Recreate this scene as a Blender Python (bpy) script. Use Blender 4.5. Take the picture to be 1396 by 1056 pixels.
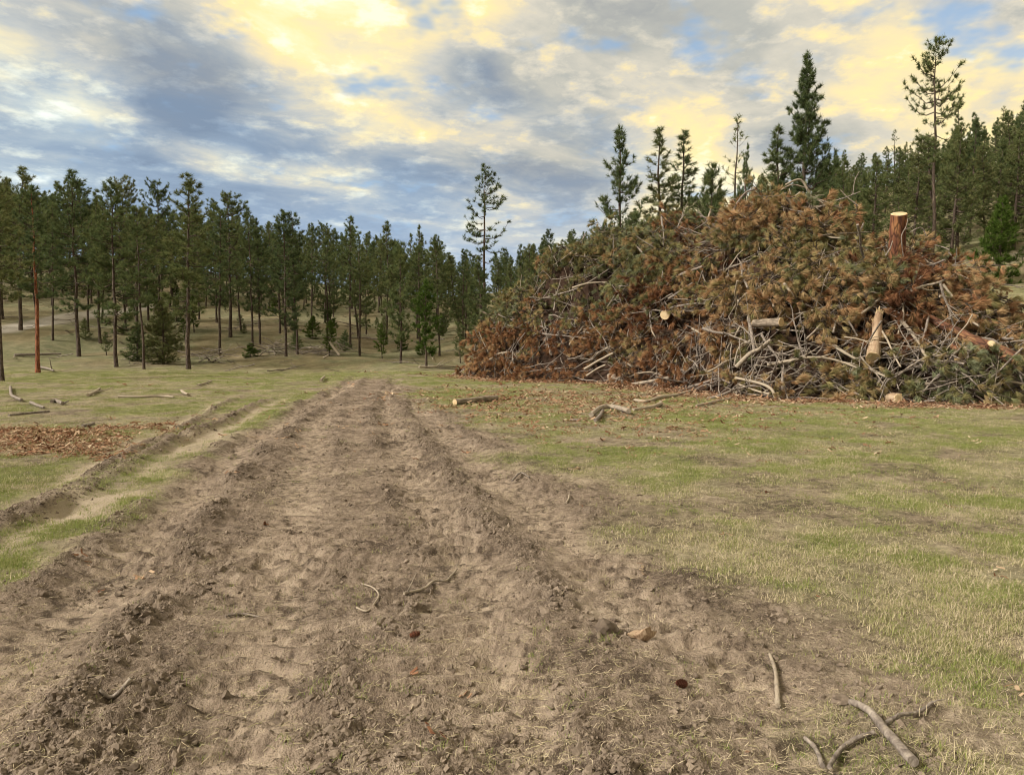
import bpy, math, random
import numpy as np

# ------------------------------------------------------------------ clear
for o in list(bpy.data.objects):
    bpy.data.objects.remove(o)
scene = bpy.context.scene
COL = scene.collection

# ------------------------------------------------------------------ camera
F = 1035.0          # focal length in photo pixels (1396 wide)
CX, HY = 698.0, 470.0   # image centre column, horizon row
EYE = 1.6
cam_d = bpy.data.cameras.new('camera')
cam = bpy.data.objects.new('camera', cam_d)
COL.objects.link(cam)
cam_d.sensor_width = 36.0
cam_d.lens = 36.0 * F / 1396.0
cam_d.clip_start = 0.05
cam_d.clip_end = 5000.0
cam.location = (0, 0, EYE)
cam.rotation_euler = (math.radians(90) - math.atan((528 - HY) / F), 0, 0)
scene.camera = cam

# ------------------------------------------------------------------ sky, sun, exposure
SUN_EL, SUN_AZ = math.radians(36), math.radians(-112)   # azimuth measured from +Y towards +X
world = bpy.data.worlds.new('World')
scene.world = world
world.use_nodes = True


def nd(nt, kind, **kw):
    n = nt.nodes.new(kind)
    for k, v in kw.items():
        setattr(n, k, v)
    return n


def setin(n, **kw):
    for k, v in kw.items():
        n.inputs[k.replace('_', ' ')].default_value = v
    return n


def mathn(nt, op, a, b=None, c=None, clamp=False):
    n = nd(nt, 'ShaderNodeMath', operation=op, use_clamp=clamp)
    for i, q in enumerate((a, b, c)):
        if q is None:
            continue
        if isinstance(q, (int, float)):
            n.inputs[i].default_value = q
        else:
            nt.links.new(q, n.inputs[i])
    return n.outputs[0]


def maprange(nt, v, a, b, c=0.0, d=1.0, smooth=True):
    n = nd(nt, 'ShaderNodeMapRange', interpolation_type='SMOOTHSTEP' if smooth else 'LINEAR')
    nt.links.new(v, n.inputs[0])
    for i, q in enumerate((a, b, c, d)):
        n.inputs[i + 1].default_value = q
    return n.outputs[0]


def mixc(nt, fac, a, b, mode='MIX'):
    n = nd(nt, 'ShaderNodeMix', data_type='RGBA', blend_type=mode)
    for sock, q in ((n.inputs[0], fac), (n.inputs[6], a), (n.inputs[7], b)):
        if isinstance(q, (int, float)):
            sock.default_value = q
        elif isinstance(q, (tuple, list)):
            sock.default_value = (q[0], q[1], q[2], 1)
        else:
            nt.links.new(q, sock)
    return n.outputs[2]


def ramp(nt, fac, stops, interp='LINEAR'):
    n = nd(nt, 'ShaderNodeValToRGB')
    cr = n.color_ramp
    cr.interpolation = interp
    while len(cr.elements) < len(stops):
        cr.elements.new(0.5)
    for e, (p, c) in zip(cr.elements, stops):
        e.position = p
        e.color = (c[0], c[1], c[2], 1)
    nt.links.new(fac, n.inputs[0])
    return n.outputs[0]


def noise(nt, vec, scale, detail=4, rough=0.5, dist=0.0, dim='3D'):
    n = nd(nt, 'ShaderNodeTexNoise', noise_dimensions=dim)
    if vec is not None:
        nt.links.new(vec, n.inputs['Vector'])
    setin(n, Scale=scale, Detail=detail, Roughness=rough, Distortion=dist)
    return n.outputs[0]


def build_sky():
    nt = world.node_tree
    nt.nodes.clear()
    out = nd(nt, 'ShaderNodeOutputWorld')
    bg = nd(nt, 'ShaderNodeBackground')
    bg.inputs[1].default_value = 0.1
    nt.links.new(bg.outputs[0], out.inputs[0])
    sky = nd(nt, 'ShaderNodeTexSky', sky_type='NISHITA')
    sky.sun_disc = False
    sky.sun_elevation = SUN_EL
    sky.sun_rotation = SUN_AZ
    tc = nd(nt, 'ShaderNodeTexCoord')
    sep = nd(nt, 'ShaderNodeSeparateXYZ')
    nt.links.new(tc.outputs['Generated'], sep.inputs[0])
    X, Y, Z = sep.outputs
    # flat cloud layer seen in perspective
    zc = mathn(nt, 'ADD', mathn(nt, 'MAXIMUM', Z, 0.0), 0.16)
    u = mathn(nt, 'DIVIDE', X, zc)
    v = mathn(nt, 'DIVIDE', Y, zc)
    com = nd(nt, 'ShaderNodeCombineXYZ')
    nt.links.new(u, com.inputs[0])
    nt.links.new(v, com.inputs[1])
    vr = nd(nt, 'ShaderNodeVectorRotate', rotation_type='Z_AXIS')
    nt.links.new(com.outputs[0], vr.inputs['Vector'])
    vr.inputs['Angle'].default_value = math.radians(-40)
    mp = nd(nt, 'ShaderNodeMapping')
    mp.inputs['Scale'].default_value = (0.72, 1.0, 1)
    mp.inputs['Location'].default_value = (3.1, 1.7, 0)
    nt.links.new(vr.outputs[0], mp.inputs[0])
    P = mp.outputs[0]
    n_big = noise(nt, P, 1.3, 2, 0.5, 0.0, '2D')
    n_mid = noise(nt, P, 3.2, 7, 0.56, 0.2, '2D')
    n_fine = noise(nt, com.outputs[0], 8.0, 6, 0.58, 0.0, '2D')
    n = mathn(nt, 'ADD', mathn(nt, 'MULTIPLY', n_big, 0.54), mathn(nt, 'MULTIPLY', n_mid, 0.40))
    n = mathn(nt, 'ADD', n, mathn(nt, 'MULTIPLY_ADD', n_fine, 0.20, -0.055))

    # rounded billows parted by darker creases
    bil = mathn(nt, 'ABSOLUTE', mathn(nt, 'SUBTRACT', n_fine, 0.5))
    n = mathn(nt, 'MULTIPLY_ADD', mathn(nt, 'SUBTRACT', bil, 0.075), 0.26, n)

    def blob(val, spots):
        # thicker and thinner places of the cloud sheet
        for px, py, amp, rad in spots:
            d = np.array([(px - CX) / F, 1.0, (HY - py) / F])
            d = d / np.linalg.norm(d)
            dt = nd(nt, 'ShaderNodeVectorMath', operation='DOT_PRODUCT')
            nt.links.new(tc.outputs['Generated'], dt.inputs[0])
            dt.inputs[1].default_value = tuple(d)
            r = rad / 1090.0
            e = mathn(nt, 'EXPONENT', mathn(nt, 'MULTIPLY', mathn(nt, 'SUBTRACT', dt.outputs['Value'], 1.0), 1.0 / (r * r)))
            val = mathn(nt, 'MULTIPLY_ADD', e, amp, val)
        return val
    n = blob(n, [(590, 15, .12, 130), (500, 105, .06, 90), (50, 112, .17, 60), (140, 150, .12, 42), (325, 212, .08, 26), (1190, 60, .11, 75), (960, 210, .07, 70),
                 (120, 215, -.09, 110), (40, 60, -.06, 60), (300, 190, -.06, 110), (760, 160, -.05, 110), (250, 130, -.02, 80), (330, 260, -.03, 110), (650, 185, -.09, 110), (450, 200, -.04, 70), (1130, 160, -.05, 80)])
    # warm evening side: up and to the right; cool blue-grey towards the left horizon
    wp = mathn(nt, 'ADD', mathn(nt, 'MULTIPLY', X, 0.30), mathn(nt, 'MULTIPLY', Y, -0.19))
    wp = mathn(nt, 'ADD', wp, Z)
    wp = mathn(nt, 'ADD', wp, mathn(nt, 'MULTIPLY', mathn(nt, 'SUBTRACT', n_mid, 0.5), 0.45))
    warm = maprange(nt, wp, -0.12, 0.17)
    S = 8.0

    def c(r, g, b):
        f = lambda q: ((q / 255 + 0.055) / 1.055) ** 2.4 * S
        return (f(r), f(g), f(b))
    cool = ramp(nt, n, [(0.33, c(124, 142, 164)), (0.43, c(142, 161, 182)), (0.51, c(168, 184, 196)),
                        (0.58, c(205, 217, 217)), (0.65, c(236, 245, 240))])
    warmc = ramp(nt, n, [(0.33, c(154, 157, 158)), (0.42, c(180, 180, 172)), (0.49, c(208, 202, 186)),
                         (0.55, c(236, 219, 176)), (0.61, c(250, 229, 168)), (0.69, c(255, 246, 214))])
    col = mixc(nt, warm, cool, warmc)
    # clear gaps between the clouds
    gp = nd(nt, 'ShaderNodeMapping')
    gp.inputs['Location'].default_value = (7.3, -2.2, 0)
    nt.links.new(com.outputs[0], gp.inputs[0])
    g = noise(nt, gp.outputs[0], 3.0, 4, 0.6, 0.0, '2D')
    g = mathn(nt, 'MULTIPLY_ADD', mathn(nt, 'SUBTRACT', g, 0.5), 1.6, 0.36)
    g = blob(g, [(585, 38, .22, 45), (950, 25, .22, 50), (960, 88, .2, 30), (1345, 85, .2, 40), (1115, 105, .14, 40), (300, 15, .18, 40)])
    gap = maprange(nt, g, 0.50, 0.80)
    blue = mixc(nt, 0.55, sky.outputs[0], c(150, 188, 224))
    col = mixc(nt, mathn(nt, 'MULTIPLY', gap, 0.8), col, blue)
    # low band near the horizon is a calmer, evener blue-grey
    hz = maprange(nt, Z, 0.03, 0.24, 0.7, 0.0)
    col = mixc(nt, hz, col, mixc(nt, maprange(nt, X, -0.2, 0.35), c(166, 187, 214), c(220, 212, 196)))
    nt.links.new(col, bg.inputs[0])


build_sky()
sd = bpy.data.lights.new('sun', 'SUN')
sd.energy = 4.3
sd.angle = math.radians(14)
sd.color = (1.0, 0.93, 0.82)
sun = bpy.data.objects.new('sun', sd)
COL.objects.link(sun)
sun.rotation_euler = (math.radians(90) - SUN_EL, 0, math.pi - SUN_AZ)
sun.location = (0, 0, 60)

vs = scene.view_settings
vs.view_transform = 'Standard'
vs.look = 'None'
vs.exposure = 0.55
vs.gamma = 1.0
vs.use_curve_mapping = False
cy = scene.cycles
cy.max_bounces = 4
cy.diffuse_bounces = 2
cy.glossy_bounces = 2
cy.transmission_bounces = 3
cy.transparent_max_bounces = 4
cy.filter_width = 1.0
cy.use_denoising = True
cy.use_adaptive_sampling = True
cy.adaptive_threshold = 0.025
cy.caustics_reflective = False
cy.caustics_refractive = False

RNG = np.random.default_rng(11)
random.seed(11)


# ------------------------------------------------------------------ noise on arrays
def _hash(ix, iy, seed):
    h = (ix.astype(np.int64) * 374761393 + iy.astype(np.int64) * 668265263 + seed * 974711) & 0xFFFFFFFF
    h = ((h ^ (h >> 13)) * 1274126177) & 0xFFFFFFFF
    h = h ^ (h >> 16)
    return (h & 0xFFFFFF) / float(0xFFFFFF)


def vnoise(x, y, seed=0):
    ix, iy = np.floor(x), np.floor(y)
    fx, fy = x - ix, y - iy
    fx = fx * fx * fx * (fx * (fx * 6 - 15) + 10)
    fy = fy * fy * fy * (fy * (fy * 6 - 15) + 10)
    a, b = _hash(ix, iy, seed), _hash(ix + 1, iy, seed)
    c, d = _hash(ix, iy + 1, seed), _hash(ix + 1, iy + 1, seed)
    return (a + (b - a) * fx) * (1 - fy) + (c + (d - c) * fx) * fy


def fbm(x, y, scale, octaves=4, seed=0, gain=0.5):
    s, amp, tot = 0.0, 1.0, 0.0
    fx, fy = x / scale, y / scale
    for o in range(octaves):
        ca, sa = math.cos(0.6 + o), math.sin(0.6 + o)
        s = s + amp * vnoise(fx * ca - fy * sa + 17.3 * o, fx * sa + fy * ca - 9.1 * o, seed + o)
        tot += amp
        amp *= gain
        fx, fy = fx * 2.03, fy * 2.03
    return s / tot


def sstep(a, b, x):
    t = np.clip((x - a) / (b - a), 0, 1)
    return t * t * (3 - 2 * t)


# ------------------------------------------------------------------ terrain
PXK = [-900, 0, 200, 450, 600, 700, 800, 1000, 1200, 1400, 2300]
CREST_Y = [345, 348, 366, 388, 402, 398, 368, 318, 258, 238, 238]
START_D = [50, 50, 52, 56, 60, 55, 48, 42, 35, 32, 32]
CREST_D = [118, 118, 115, 112, 110, 110, 112, 118, 125, 125, 125]


def height(x, y):
    x = np.asarray(x, float)
    y = np.asarray(y, float)
    a = np.clip(np.arctan2(x, y), -1.15, 1.15)
    px = CX + F * np.tan(a)
    d = np.hypot(x, y) * np.cos(np.clip(a, -0.75, 0.75))
    d = np.where(y < 0, np.minimum(d, 20), d)
    yc = np.interp(px, PXK, CREST_Y)
    d0 = np.interp(px, PXK, START_D)
    dc = np.interp(px, PXK, CREST_D)
    zc = EYE + (HY - yc) / F * dc
    slope = zc / (dc - d0)
    k = 3.0
    up = k * np.logaddexp(0, (d - d0) / k) * slope
    z = np.where(d < dc, up, up.clip(max=1e9) * 0 + (k * np.logaddexp(0, (dc - d0) / k) * slope) - 0.04 * (d - dc))
    z = np.maximum(z, -4)
    far = sstep(25, 60, d)
    z = z + far * (fbm(x, y, 14, 3, 51) - 0.5) * 1.6 + (fbm(x, y, 5, 3, 52) - 0.5) * (0.10 + 0.35 * far)
    return z


def interp_path(pts):
    d = [p[0] for p in pts]
    xs = [p[1] for p in pts]
    return lambda y: np.interp(y, d, xs)


RUT_L = interp_path([(-5, -0.9), (1.5, -1.75), (2.8, -2.2), (3.6, -2.43), (4.6, -2.66), (7.2, -3.25), (11.8, -4.2), (18.4, -5.1), (27.6, -6.1), (36, -7.4), (60, -12)])
RUT_R = interp_path([(-5, 0.7), (1.5, 0.1), (2.8, 0.0), (3.6, -0.08), (5, -0.28), (7.2, -0.75), (11, -1.55), (18.4, -3.0), (27, -4.3), (36, -5.6), (60, -10)])
TAN_R = interp_path([(-5, 1.5), (1.5, 1.25), (3, 1.15), (3.85, 1.0), (5, 0.74), (7.5, 0.16), (13.8, -1.3), (20, -2.6), (28, -4.0), (36, -5.4), (60, -9.6)])
TAN_L = lambda y: TAN_R(y) - 2.3
GR_1 = interp_path([(-5, -3.9), (3, -3.9), (6.1, -4.1), (7.5, -4.3), (11, -5.0), (18.4, -6.2), (26, -7.3), (60, -14)])
GR_2 = interp_path([(-5, -4.7), (3, -4.7), (7.5, -5.06), (9.7, -5.6), (12.7, -6.2), (18, -7.4), (60, -18)])
RIGHT_EDGE = interp_path([(-5, 2.2), (2.6, 1.9), (3.25, 1.75), (4, 1.5), (6.6, 1.15), (9, 0.75), (12.7, 0.0), (18, -1.3), (24, -2.9), (30, -4.2), (60, -9)])
LEFT_EDGE = interp_path([(-5, -2.0), (1.5, -2.7), (3.6, -3.2), (5, -3.4), (8, -3.95), (11.8, -4.75), (18.4, -5.5), (27.6, -6.6), (36, -7.8), (60, -12.5)])


def rut(x, y, path, w, seed):
    u = x - path(y) + (fbm(x, y, 0.9, 3, seed) - 0.5) * 0.22
    tro = np.exp(-(u / w) ** 2)
    berm = np.exp(-((np.abs(u) - w * 1.55) / (w * 0.62)) ** 2)
    return u, tro, berm


def ground_detail(x, y):
    """returns relief (m) and the soil / cover masks"""
    left = LEFT_EDGE(y)
    right = RIGHT_EDGE(y)
    wob = (fbm(x, y, 1.4, 5, 3, 0.6) - 0.5)
    e_l = x - left + wob * 1.0
    e_r = right - x + wob * 2.4
    dirt = sstep(-0.22, 0.28, e_l) * sstep(-0.7, 0.7, e_r)
    dirt *= 1 - sstep(33, 42, y)
    near = 1 - sstep(30, 60, np.hypot(x, y))
    big = fbm(x, y, 1.1, 3, 5) - 0.5
    med = fbm(x, y, 0.26, 3, 6) - 0.5
    fin = np.abs(fbm(x, y, 0.085, 3, 7, 0.6) - 0.5)
    crumb = fbm(x, y, 0.05, 2, 8) - 0.5
    relief = big * 0.05
    berms = np.zeros_like(x)
    trough = np.zeros_like(x)
    for path, w, dep, hgt, lug, seed in ((RUT_L, 0.26, 0.048, 0.040, 0.030, 21), (RUT_R, 0.26, 0.036, 0.028, 0.036, 22),
                                         (TAN_R, 0.30, 0.022, 0.018, 0.024, 23), (TAN_L, 0.28, 0.018, 0.018, 0.024, 24)):
        u, tro, berm = rut(x, y, path, w, seed)
        mod = 0.35 + 1.3 * sstep(0.3, 0.72, fbm(x, y, 0.8, 3, seed + 10))
        relief = relief - dep * tro + hgt * berm * mod
        ph = (y + 0.45 * np.abs(u)) / 0.21 + (fbm(x, y, 0.7, 2, seed + 30) - 0.5) * 0.9
        tread = np.sin(2 * np.pi * ph)
        relief = relief + lug * tro * np.clip(tread * 2.8 + (fbm(x, y, 0.12, 2, seed + 45) - 0.5) * 1.5, -1, 1) * (0.1 + 1.1 * sstep(0.36, 0.66, fbm(x, y, 0.8, 3, seed + 40)))
        berms = np.maximum(berms, berm * mod * (hgt / 0.06) ** 0.5)
        trough = np.maximum(trough, tro * (0.35 + 0.65 * (tread < 0.1)))
    # crosswise tread marks over the whole beaten strip
    tr2 = np.sin(2 * np.pi * (y * 4.6 + 0.9 * x + 2.5 * (fbm(x, y, 1.0, 3, 61))))
    relief = relief + 0.024 * tr2 * sstep(0.42, 0.65, fbm(x, y, 1.2, 3, 62)) * dirt
    rough = 0.35 + 0.65 * sstep(0.35, 0.7, fbm(x, y, 0.7, 3, 63)) + 1.3 * berms
    relief = relief + dirt * (med * 0.040 + (0.22 - fin) * 0.070 * rough + crumb * 0.036 * rough)
    grs = 1 - dirt
    relief = relief + grs * (med * 0.03 + crumb * 0.012)
    soil_strip = np.zeros_like(x)
    gberm = np.zeros_like(x)
    for path, w, dep, hgt, seed in ((GR_1, 0.19, 0.035, 0.075, 27), (GR_2, 0.17, 0.03, 0.05, 28)):
        u, tro, berm = rut(x, y, path, w, seed)
        fade = (1 - sstep(19, 26, y)) * (0.6 + 0.5 * sstep(0.35, 0.6, fbm(x, y, 1.5, 3, seed + 5)))
        oneside = berm * (u > 0 if seed == 28 else u < 0)
        relief = relief + fade * (-dep * tro + hgt * oneside * (0.5 + fbm(x, y, 0.15, 2, seed + 6)))
        relief = relief + fade * (oneside * (0.2 - fin) * 0.22 + tro * (crumb * 0.03 + med * 0.03))
        gberm = np.maximum(gberm, np.clip(oneside * fade * 1.3, 0, 1))
        soil_strip = np.maximum(soil_strip, fade * tro)
    pale_spot = sstep(0.47, 0.62, fbm(x, y, 1.3, 4, 71)) * np.exp(-((x - (LEFT_EDGE(y) - 0.35)) / 0.45) ** 2) * (1 - sstep(18, 26, y))
    relief = relief * near
    return relief, dirt, berms, trough, gberm, soil_strip, pale_spot


def gz(x, y):
    """height of the finished ground"""
    x = np.atleast_1d(np.asarray(x, float))
    y = np.atleast_1d(np.asarray(y, float))
    xs, ys, Z = GRID['xs'], GRID['ys'], GRID['z']
    i = np.clip(np.searchsorted(xs, x) - 1, 0, len(xs) - 2)
    j = np.clip(np.searchsorted(ys, y) - 1, 0, len(ys) - 2)
    fx = (x - xs[i]) / (xs[i + 1] - xs[i])
    fy = (y - ys[j]) / (ys[j + 1] - ys[j])
    return (Z[j, i] * (1 - fx) + Z[j, i + 1] * fx) * (1 - fy) + (Z[j + 1, i] * (1 - fx) + Z[j + 1, i + 1] * fx) * fy


# ------------------------------------------------------------------ slash pile as a height field
FRONT = np.array([(-2.5, 40.3), (-0.2, 36.6), (3.2, 32.8), (5.2, 29.5), (6.4, 25.8), (7.6, 22.6), (9.5, 21.8), (11.2, 20.6), (14, 20.3), (17.5, 20.6), (21.5, 22.5)])
RIDGE = np.array([(-2.2, 41.3, .2), (0.2, 41.5, 3.7), (3.9, 39, 6.2), (7.0, 36, 7.0), (9.5, 32.5, 7.0), (10.6, 30, 7.2), (12.3, 28, 5.6), (13.6, 27, 4.3), (15.3, 26, 2.8), (18, 26, 2.2), (22, 25, .4)])
BACK = RIDGE[:, :2] + (RIDGE[:, :2] - FRONT) * np.array([0.7, 0.8])


def catmull(P, s):
    n = len(P) - 1
    s = np.clip(np.asarray(s, float) * n, 0, n - 1e-6)
    i = s.astype(int)
    f = (s - i)[..., None]
    g = lambda k: P[np.clip(k, 0, n)]
    p0, p1, p2, p3 = g(i - 1), g(i), g(i + 1), g(i + 2)
    return 0.5 * (2 * p1 + (p2 - p0) * f + (2 * p0 - 5 * p1 + 4 * p2 - p3) * f ** 2 + (3 * p1 - p0 - 3 * p2 + p3) * f ** 3)


def pile_surf(s, t, inset=0.0):
    fr, ri, bk = catmull(FRONT, s), catmull(RIDGE, s), catmull(BACK, s)
    tt = np.clip(t, 0, 1)[..., None]
    t2 = np.clip(t - 1, 0, 1)[..., None]
    xy = np.where((t <= 1)[..., None], fr + (ri[..., :2] - fr) * tt, ri[..., :2] + (bk - ri[..., :2]) * t2)
    q = np.where(t <= 1, t, 2 - t)
    z = ri[..., 2] * (1 - (1 - q) ** 1.55)
    x, y = xy[..., 0], xy[..., 1]
    z = z + (fbm(x, y, 2.6, 3, 91) - 0.5) * 2.6 * np.clip(z / 2.5, 0, 1) + (fbm(x, y, 0.9, 2, 92) - 0.5) * 1.2 * np.clip(z / 1.5, 0, 1)
    z = z + height(x, y) * 0.6 - inset
    return np.stack([x, y, z], -1)


def pile_grid():
    S, T = np.meshgrid(np.linspace(0, 1, 700), np.linspace(0, 2, 520), indexing='ij')
    p = pile_surf(S.ravel(), T.ravel())
    g = np.full((340, 320), -9.0)
    ix = np.clip(((p[:, 0] + 7) / 0.1).astype(int), 0, 339)
    iy = np.clip(((p[:, 1] - 19) / 0.1).astype(int), 0, 319)
    np.maximum.at(g, (ix, iy), p[:, 2])
    return g


PG = pile_grid()


def top_z(x, y):
    z = height(x, y)
    ix = ((np.asarray(x) + 7) / 0.1).astype(int)
    iy = ((np.asarray(y) - 19) / 0.1).astype(int)
    ok = (ix >= 0) & (ix < 340) & (iy >= 0) & (iy < 320)
    pz = np.full(np.shape(z), -9.0)
    pz[ok] = PG[ix[ok], iy[ok]]
    return np.maximum(z, pz)


_D = np.concatenate([np.arange(1.6, 50, 0.03), np.arange(50, 160, 0.1)])


def hit(px, py, pile=True):
    """where the line of sight through a photo pixel meets the ground or the pile"""
    x = (px - CX) / F * _D
    z = EYE - (py - HY) / F * _D
    h = top_z(x, _D) if pile else height(x, _D)
    k = np.argmax(h > z)
    if h[k] <= z[k]:
        k = len(_D) - 1
    return np.array([x[k], _D[k], z[k]])


def at(px, py, d):
    return np.array([(px - CX) / F * d, d, EYE - (py - HY) / F * d])


def to_px(p):
    return CX + F * p[0] / p[1], HY - F * (p[2] - EYE) / p[1]


# ------------------------------------------------------------------ mesh building
class MB:
    def __init__(s):
        s.v, s.f, s.n = [], [], 0

    def add(s, verts, faces, mat=0, val=0.5):
        verts = np.asarray(verts, float).reshape(-1, 3)
        faces = np.asarray(faces, int)
        val = np.broadcast_to(np.asarray(val, float), (len(verts),))
        s.v.append((verts, val))
        s.f.append((faces + s.n, mat))
        s.n += len(verts)

    def mesh(s, name, mats, smooth=True):
        me = bpy.data.meshes.new(name)
        V = np.concatenate([a for a, _ in s.v])
        val = np.concatenate([b for _, b in s.v])
        me.vertices.add(len(V))
        me.vertices.foreach_set('co', V.astype(np.float32).ravel())
        loops = np.concatenate([f.ravel() for f, _ in s.f])
        tot = np.concatenate([np.full(len(f), f.shape[1]) for f, _ in s.f])
        mat = np.concatenate([np.full(len(f), m) for f, m in s.f])
        me.loops.add(len(loops))
        me.loops.foreach_set('vertex_index', loops.astype(np.int32))
        me.polygons.add(len(tot))
        st = np.concatenate([[0], np.cumsum(tot)[:-1]])
        me.polygons.foreach_set('loop_start', st.astype(np.int32))
        me.polygons.foreach_set('material_index', mat.astype(np.int32))
        for m in mats:
            me.materials.append(m)
        me.update(calc_edges=True)
        me.polygons.foreach_set('use_smooth', np.full(len(tot), bool(smooth)))
        at_ = me.attributes.new('v', 'FLOAT', 'POINT')
        at_.data.foreach_set('value', val.astype(np.float32))
        return me


def unit(a):
    a = np.asarray(a, float)
    return a / np.maximum(np.linalg.norm(a, axis=-1, keepdims=True), 1e-9)


def tube(mb, pts, rad, sides=5, mat=0, val=0.5, cap=True, lump=0.0, rng=RNG):
    pts = np.asarray(pts, float)
    n = len(pts)
    rad = np.broadcast_to(np.asarray(rad, float), (n,))
    tan = unit(np.gradient(pts, axis=0))
    ref = np.array([0.0, 0.0, 1.0]) if abs(tan[:, 2]).mean() < 0.8 else np.array([1.0, 0.0, 0.0])
    a = unit(np.cross(tan, ref))
    b = np.cross(a, tan)
    th = np.arange(sides) * 2 * np.pi / sides
    r = rad[:, None] * (1 + (lump * rng.normal(size=(n, sides)) if lump else 0))
    V = pts[:, None, :] + r[..., None] * (a[:, None, :] * np.cos(th)[None, :, None] + b[:, None, :] * np.sin(th)[None, :, None])
    i = np.arange(n - 1)[:, None] * sides
    j = np.arange(sides)[None, :]
    j2 = (j + 1) % sides
    quads = np.stack([i + j, i + j2, i + sides + j2, i + sides + j], -1).reshape(-1, 4)
    mb.add(V.reshape(-1, 3), quads, mat, val)
    if cap:
        for ring, c in ((V[0], pts[0]), (V[-1], pts[-1])):
            k = np.arange(sides)
            mb.add(np.vstack([ring, c]), np.stack([k, (k + 1) % sides, np.full(sides, sides)], -1), mat, val)
    return V


def needles(mb, org, axis, per, L, W, lo=0.25, hi=1.25, droop=0.0, back=0.12, mat=0, rng=RNG, vspread=True):
    org = np.asarray(org, float)
    axis = unit(axis)
    N = len(org)
    val = np.repeat(rng.random(N), per * 3) if vspread else 0.5
    o = np.repeat(org, per, 0)
    ax = np.repeat(axis, per, 0)
    M = len(o)
    rnd = unit(rng.normal(size=(M, 3)))
    perp = unit(rnd - (rnd * ax).sum(1, keepdims=True) * ax)
    th = rng.uniform(lo, hi, M)[:, None]
    d = ax * np.cos(th) + perp * np.sin(th)
    d[:, 2] -= droop * rng.uniform(0.5, 1.2, M)
    d = unit(d)
    o = o - ax * rng.uniform(0, back, M)[:, None]
    side = unit(np.cross(d, rng.normal(size=(M, 3)))) * (W / 2)
    ln = (L * rng.uniform(0.7, 1.15, M))[:, None]
    V = np.stack([o - side, o + side, o + d * ln], 1).reshape(-1, 3)
    mb.add(V, np.arange(M * 3).reshape(-1, 3), mat, val)


def link(name, me, parent=None, **props):
    o = bpy.data.objects.new(name, me)
    COL.objects.link(o)
    if parent is not None:
        o.parent = parent
    for k, q in props.items():
        if q is not None:
            o[k] = q
    return o


def empty(name, loc=(0, 0, 0), rot=(0, 0, 0), scale=1.0, **props):
    o = link(name, None, None, **props)
    o.empty_display_size = 0.2
    o.location = tuple(float(q) for q in loc)
    o.rotation_euler = tuple(float(q) for q in rot)
    o.scale = (scale,) * 3 if np.isscalar(scale) else tuple(float(q) for q in scale)
    return o


def scatter(name, pts, rot, scl, idx, tint, sources, **props):
    """one 'stuff' object: the sources laid out on the points"""
    me = bpy.data.meshes.new(name)
    n = len(pts)
    me.vertices.add(n)
    me.vertices.foreach_set('co', np.asarray(pts, np.float32).ravel())
    for nm, ty, key, arr in (('rot', 'FLOAT_VECTOR', 'vector', rot), ('scl', 'FLOAT_VECTOR', 'vector', scl), ('idx', 'INT', 'value', idx), ('tint', 'FLOAT', 'value', tint)):
        a = me.attributes.new(nm, ty, 'POINT')
        a.data.foreach_set(key, np.asarray(arr, np.int32 if ty == 'INT' else np.float32).ravel())
    o = link(name, me, None, **props)
    ng = bpy.data.node_groups.new(name + '_layout', 'GeometryNodeTree')
    ng.interface.new_socket('Geometry', in_out='INPUT', socket_type='NodeSocketGeometry')
    ng.interface.new_socket('Geometry', in_out='OUTPUT', socket_type='NodeSocketGeometry')
    gi = ng.nodes.new('NodeGroupInput')
    go = ng.nodes.new('NodeGroupOutput')
    jn = ng.nodes.new('GeometryNodeJoinGeometry')
    for src in reversed(sources):
        so = bpy.data.objects.new(name + '_piece', src)
        oi = ng.nodes.new('GeometryNodeObjectInfo')
        oi.inputs['Object'].default_value = so
        oi.inputs['As Instance'].default_value = True
        ng.links.new(oi.outputs['Geometry'], jn.inputs[0])
    ip = ng.nodes.new('GeometryNodeInstanceOnPoints')
    ip.inputs['Pick Instance'].default_value = True
    ng.links.new(gi.outputs[0], ip.inputs['Points'])
    ng.links.new(jn.outputs[0], ip.inputs['Instance'])

    def named(nm, ty):
        q = ng.nodes.new('GeometryNodeInputNamedAttribute')
        q.data_type = ty
        q.inputs[0].default_value = nm
        return q.outputs[0]
    ng.links.new(named('idx', 'INT'), ip.inputs['Instance Index'])
    er = ng.nodes.new('FunctionNodeEulerToRotation')
    ng.links.new(named('rot', 'FLOAT_VECTOR'), er.inputs[0])
    ng.links.new(er.outputs[0], ip.inputs['Rotation'])
    ng.links.new(named('scl', 'FLOAT_VECTOR'), ip.inputs['Scale'])
    ng.links.new(ip.outputs[0], go.inputs[0])
    md = o.modifiers.new('layout', 'NODES')
    md.node_group = ng
    return o


# ------------------------------------------------------------------ materials
def new_mat(name):
    m = bpy.data.materials.new(name)
    m.use_nodes = True
    nt = m.node_tree
    nt.nodes.clear()
    out = nd(nt, 'ShaderNodeOutputMaterial')
    b = nd(nt, 'ShaderNodeBsdfPrincipled')
    b.inputs['Roughness'].default_value = 0.85
    b.inputs['Specular IOR Level'].default_value = 0.25
    nt.links.new(b.outputs[0], out.inputs[0])
    return m, nt, b, out


def attr(nt, name, kind='GEOMETRY'):
    n = nd(nt, 'ShaderNodeAttribute', attribute_name=name, attribute_type=kind)
    return n


def bump(nt, b, hgt, strength, dist):
    n = nd(nt, 'ShaderNodeBump')
    n.inputs['Strength'].default_value = strength
    n.inputs['Distance'].default_value = dist
    nt.links.new(hgt, n.inputs['Height'])
    nt.links.new(n.outputs[0], b.inputs['Normal'])


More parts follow.
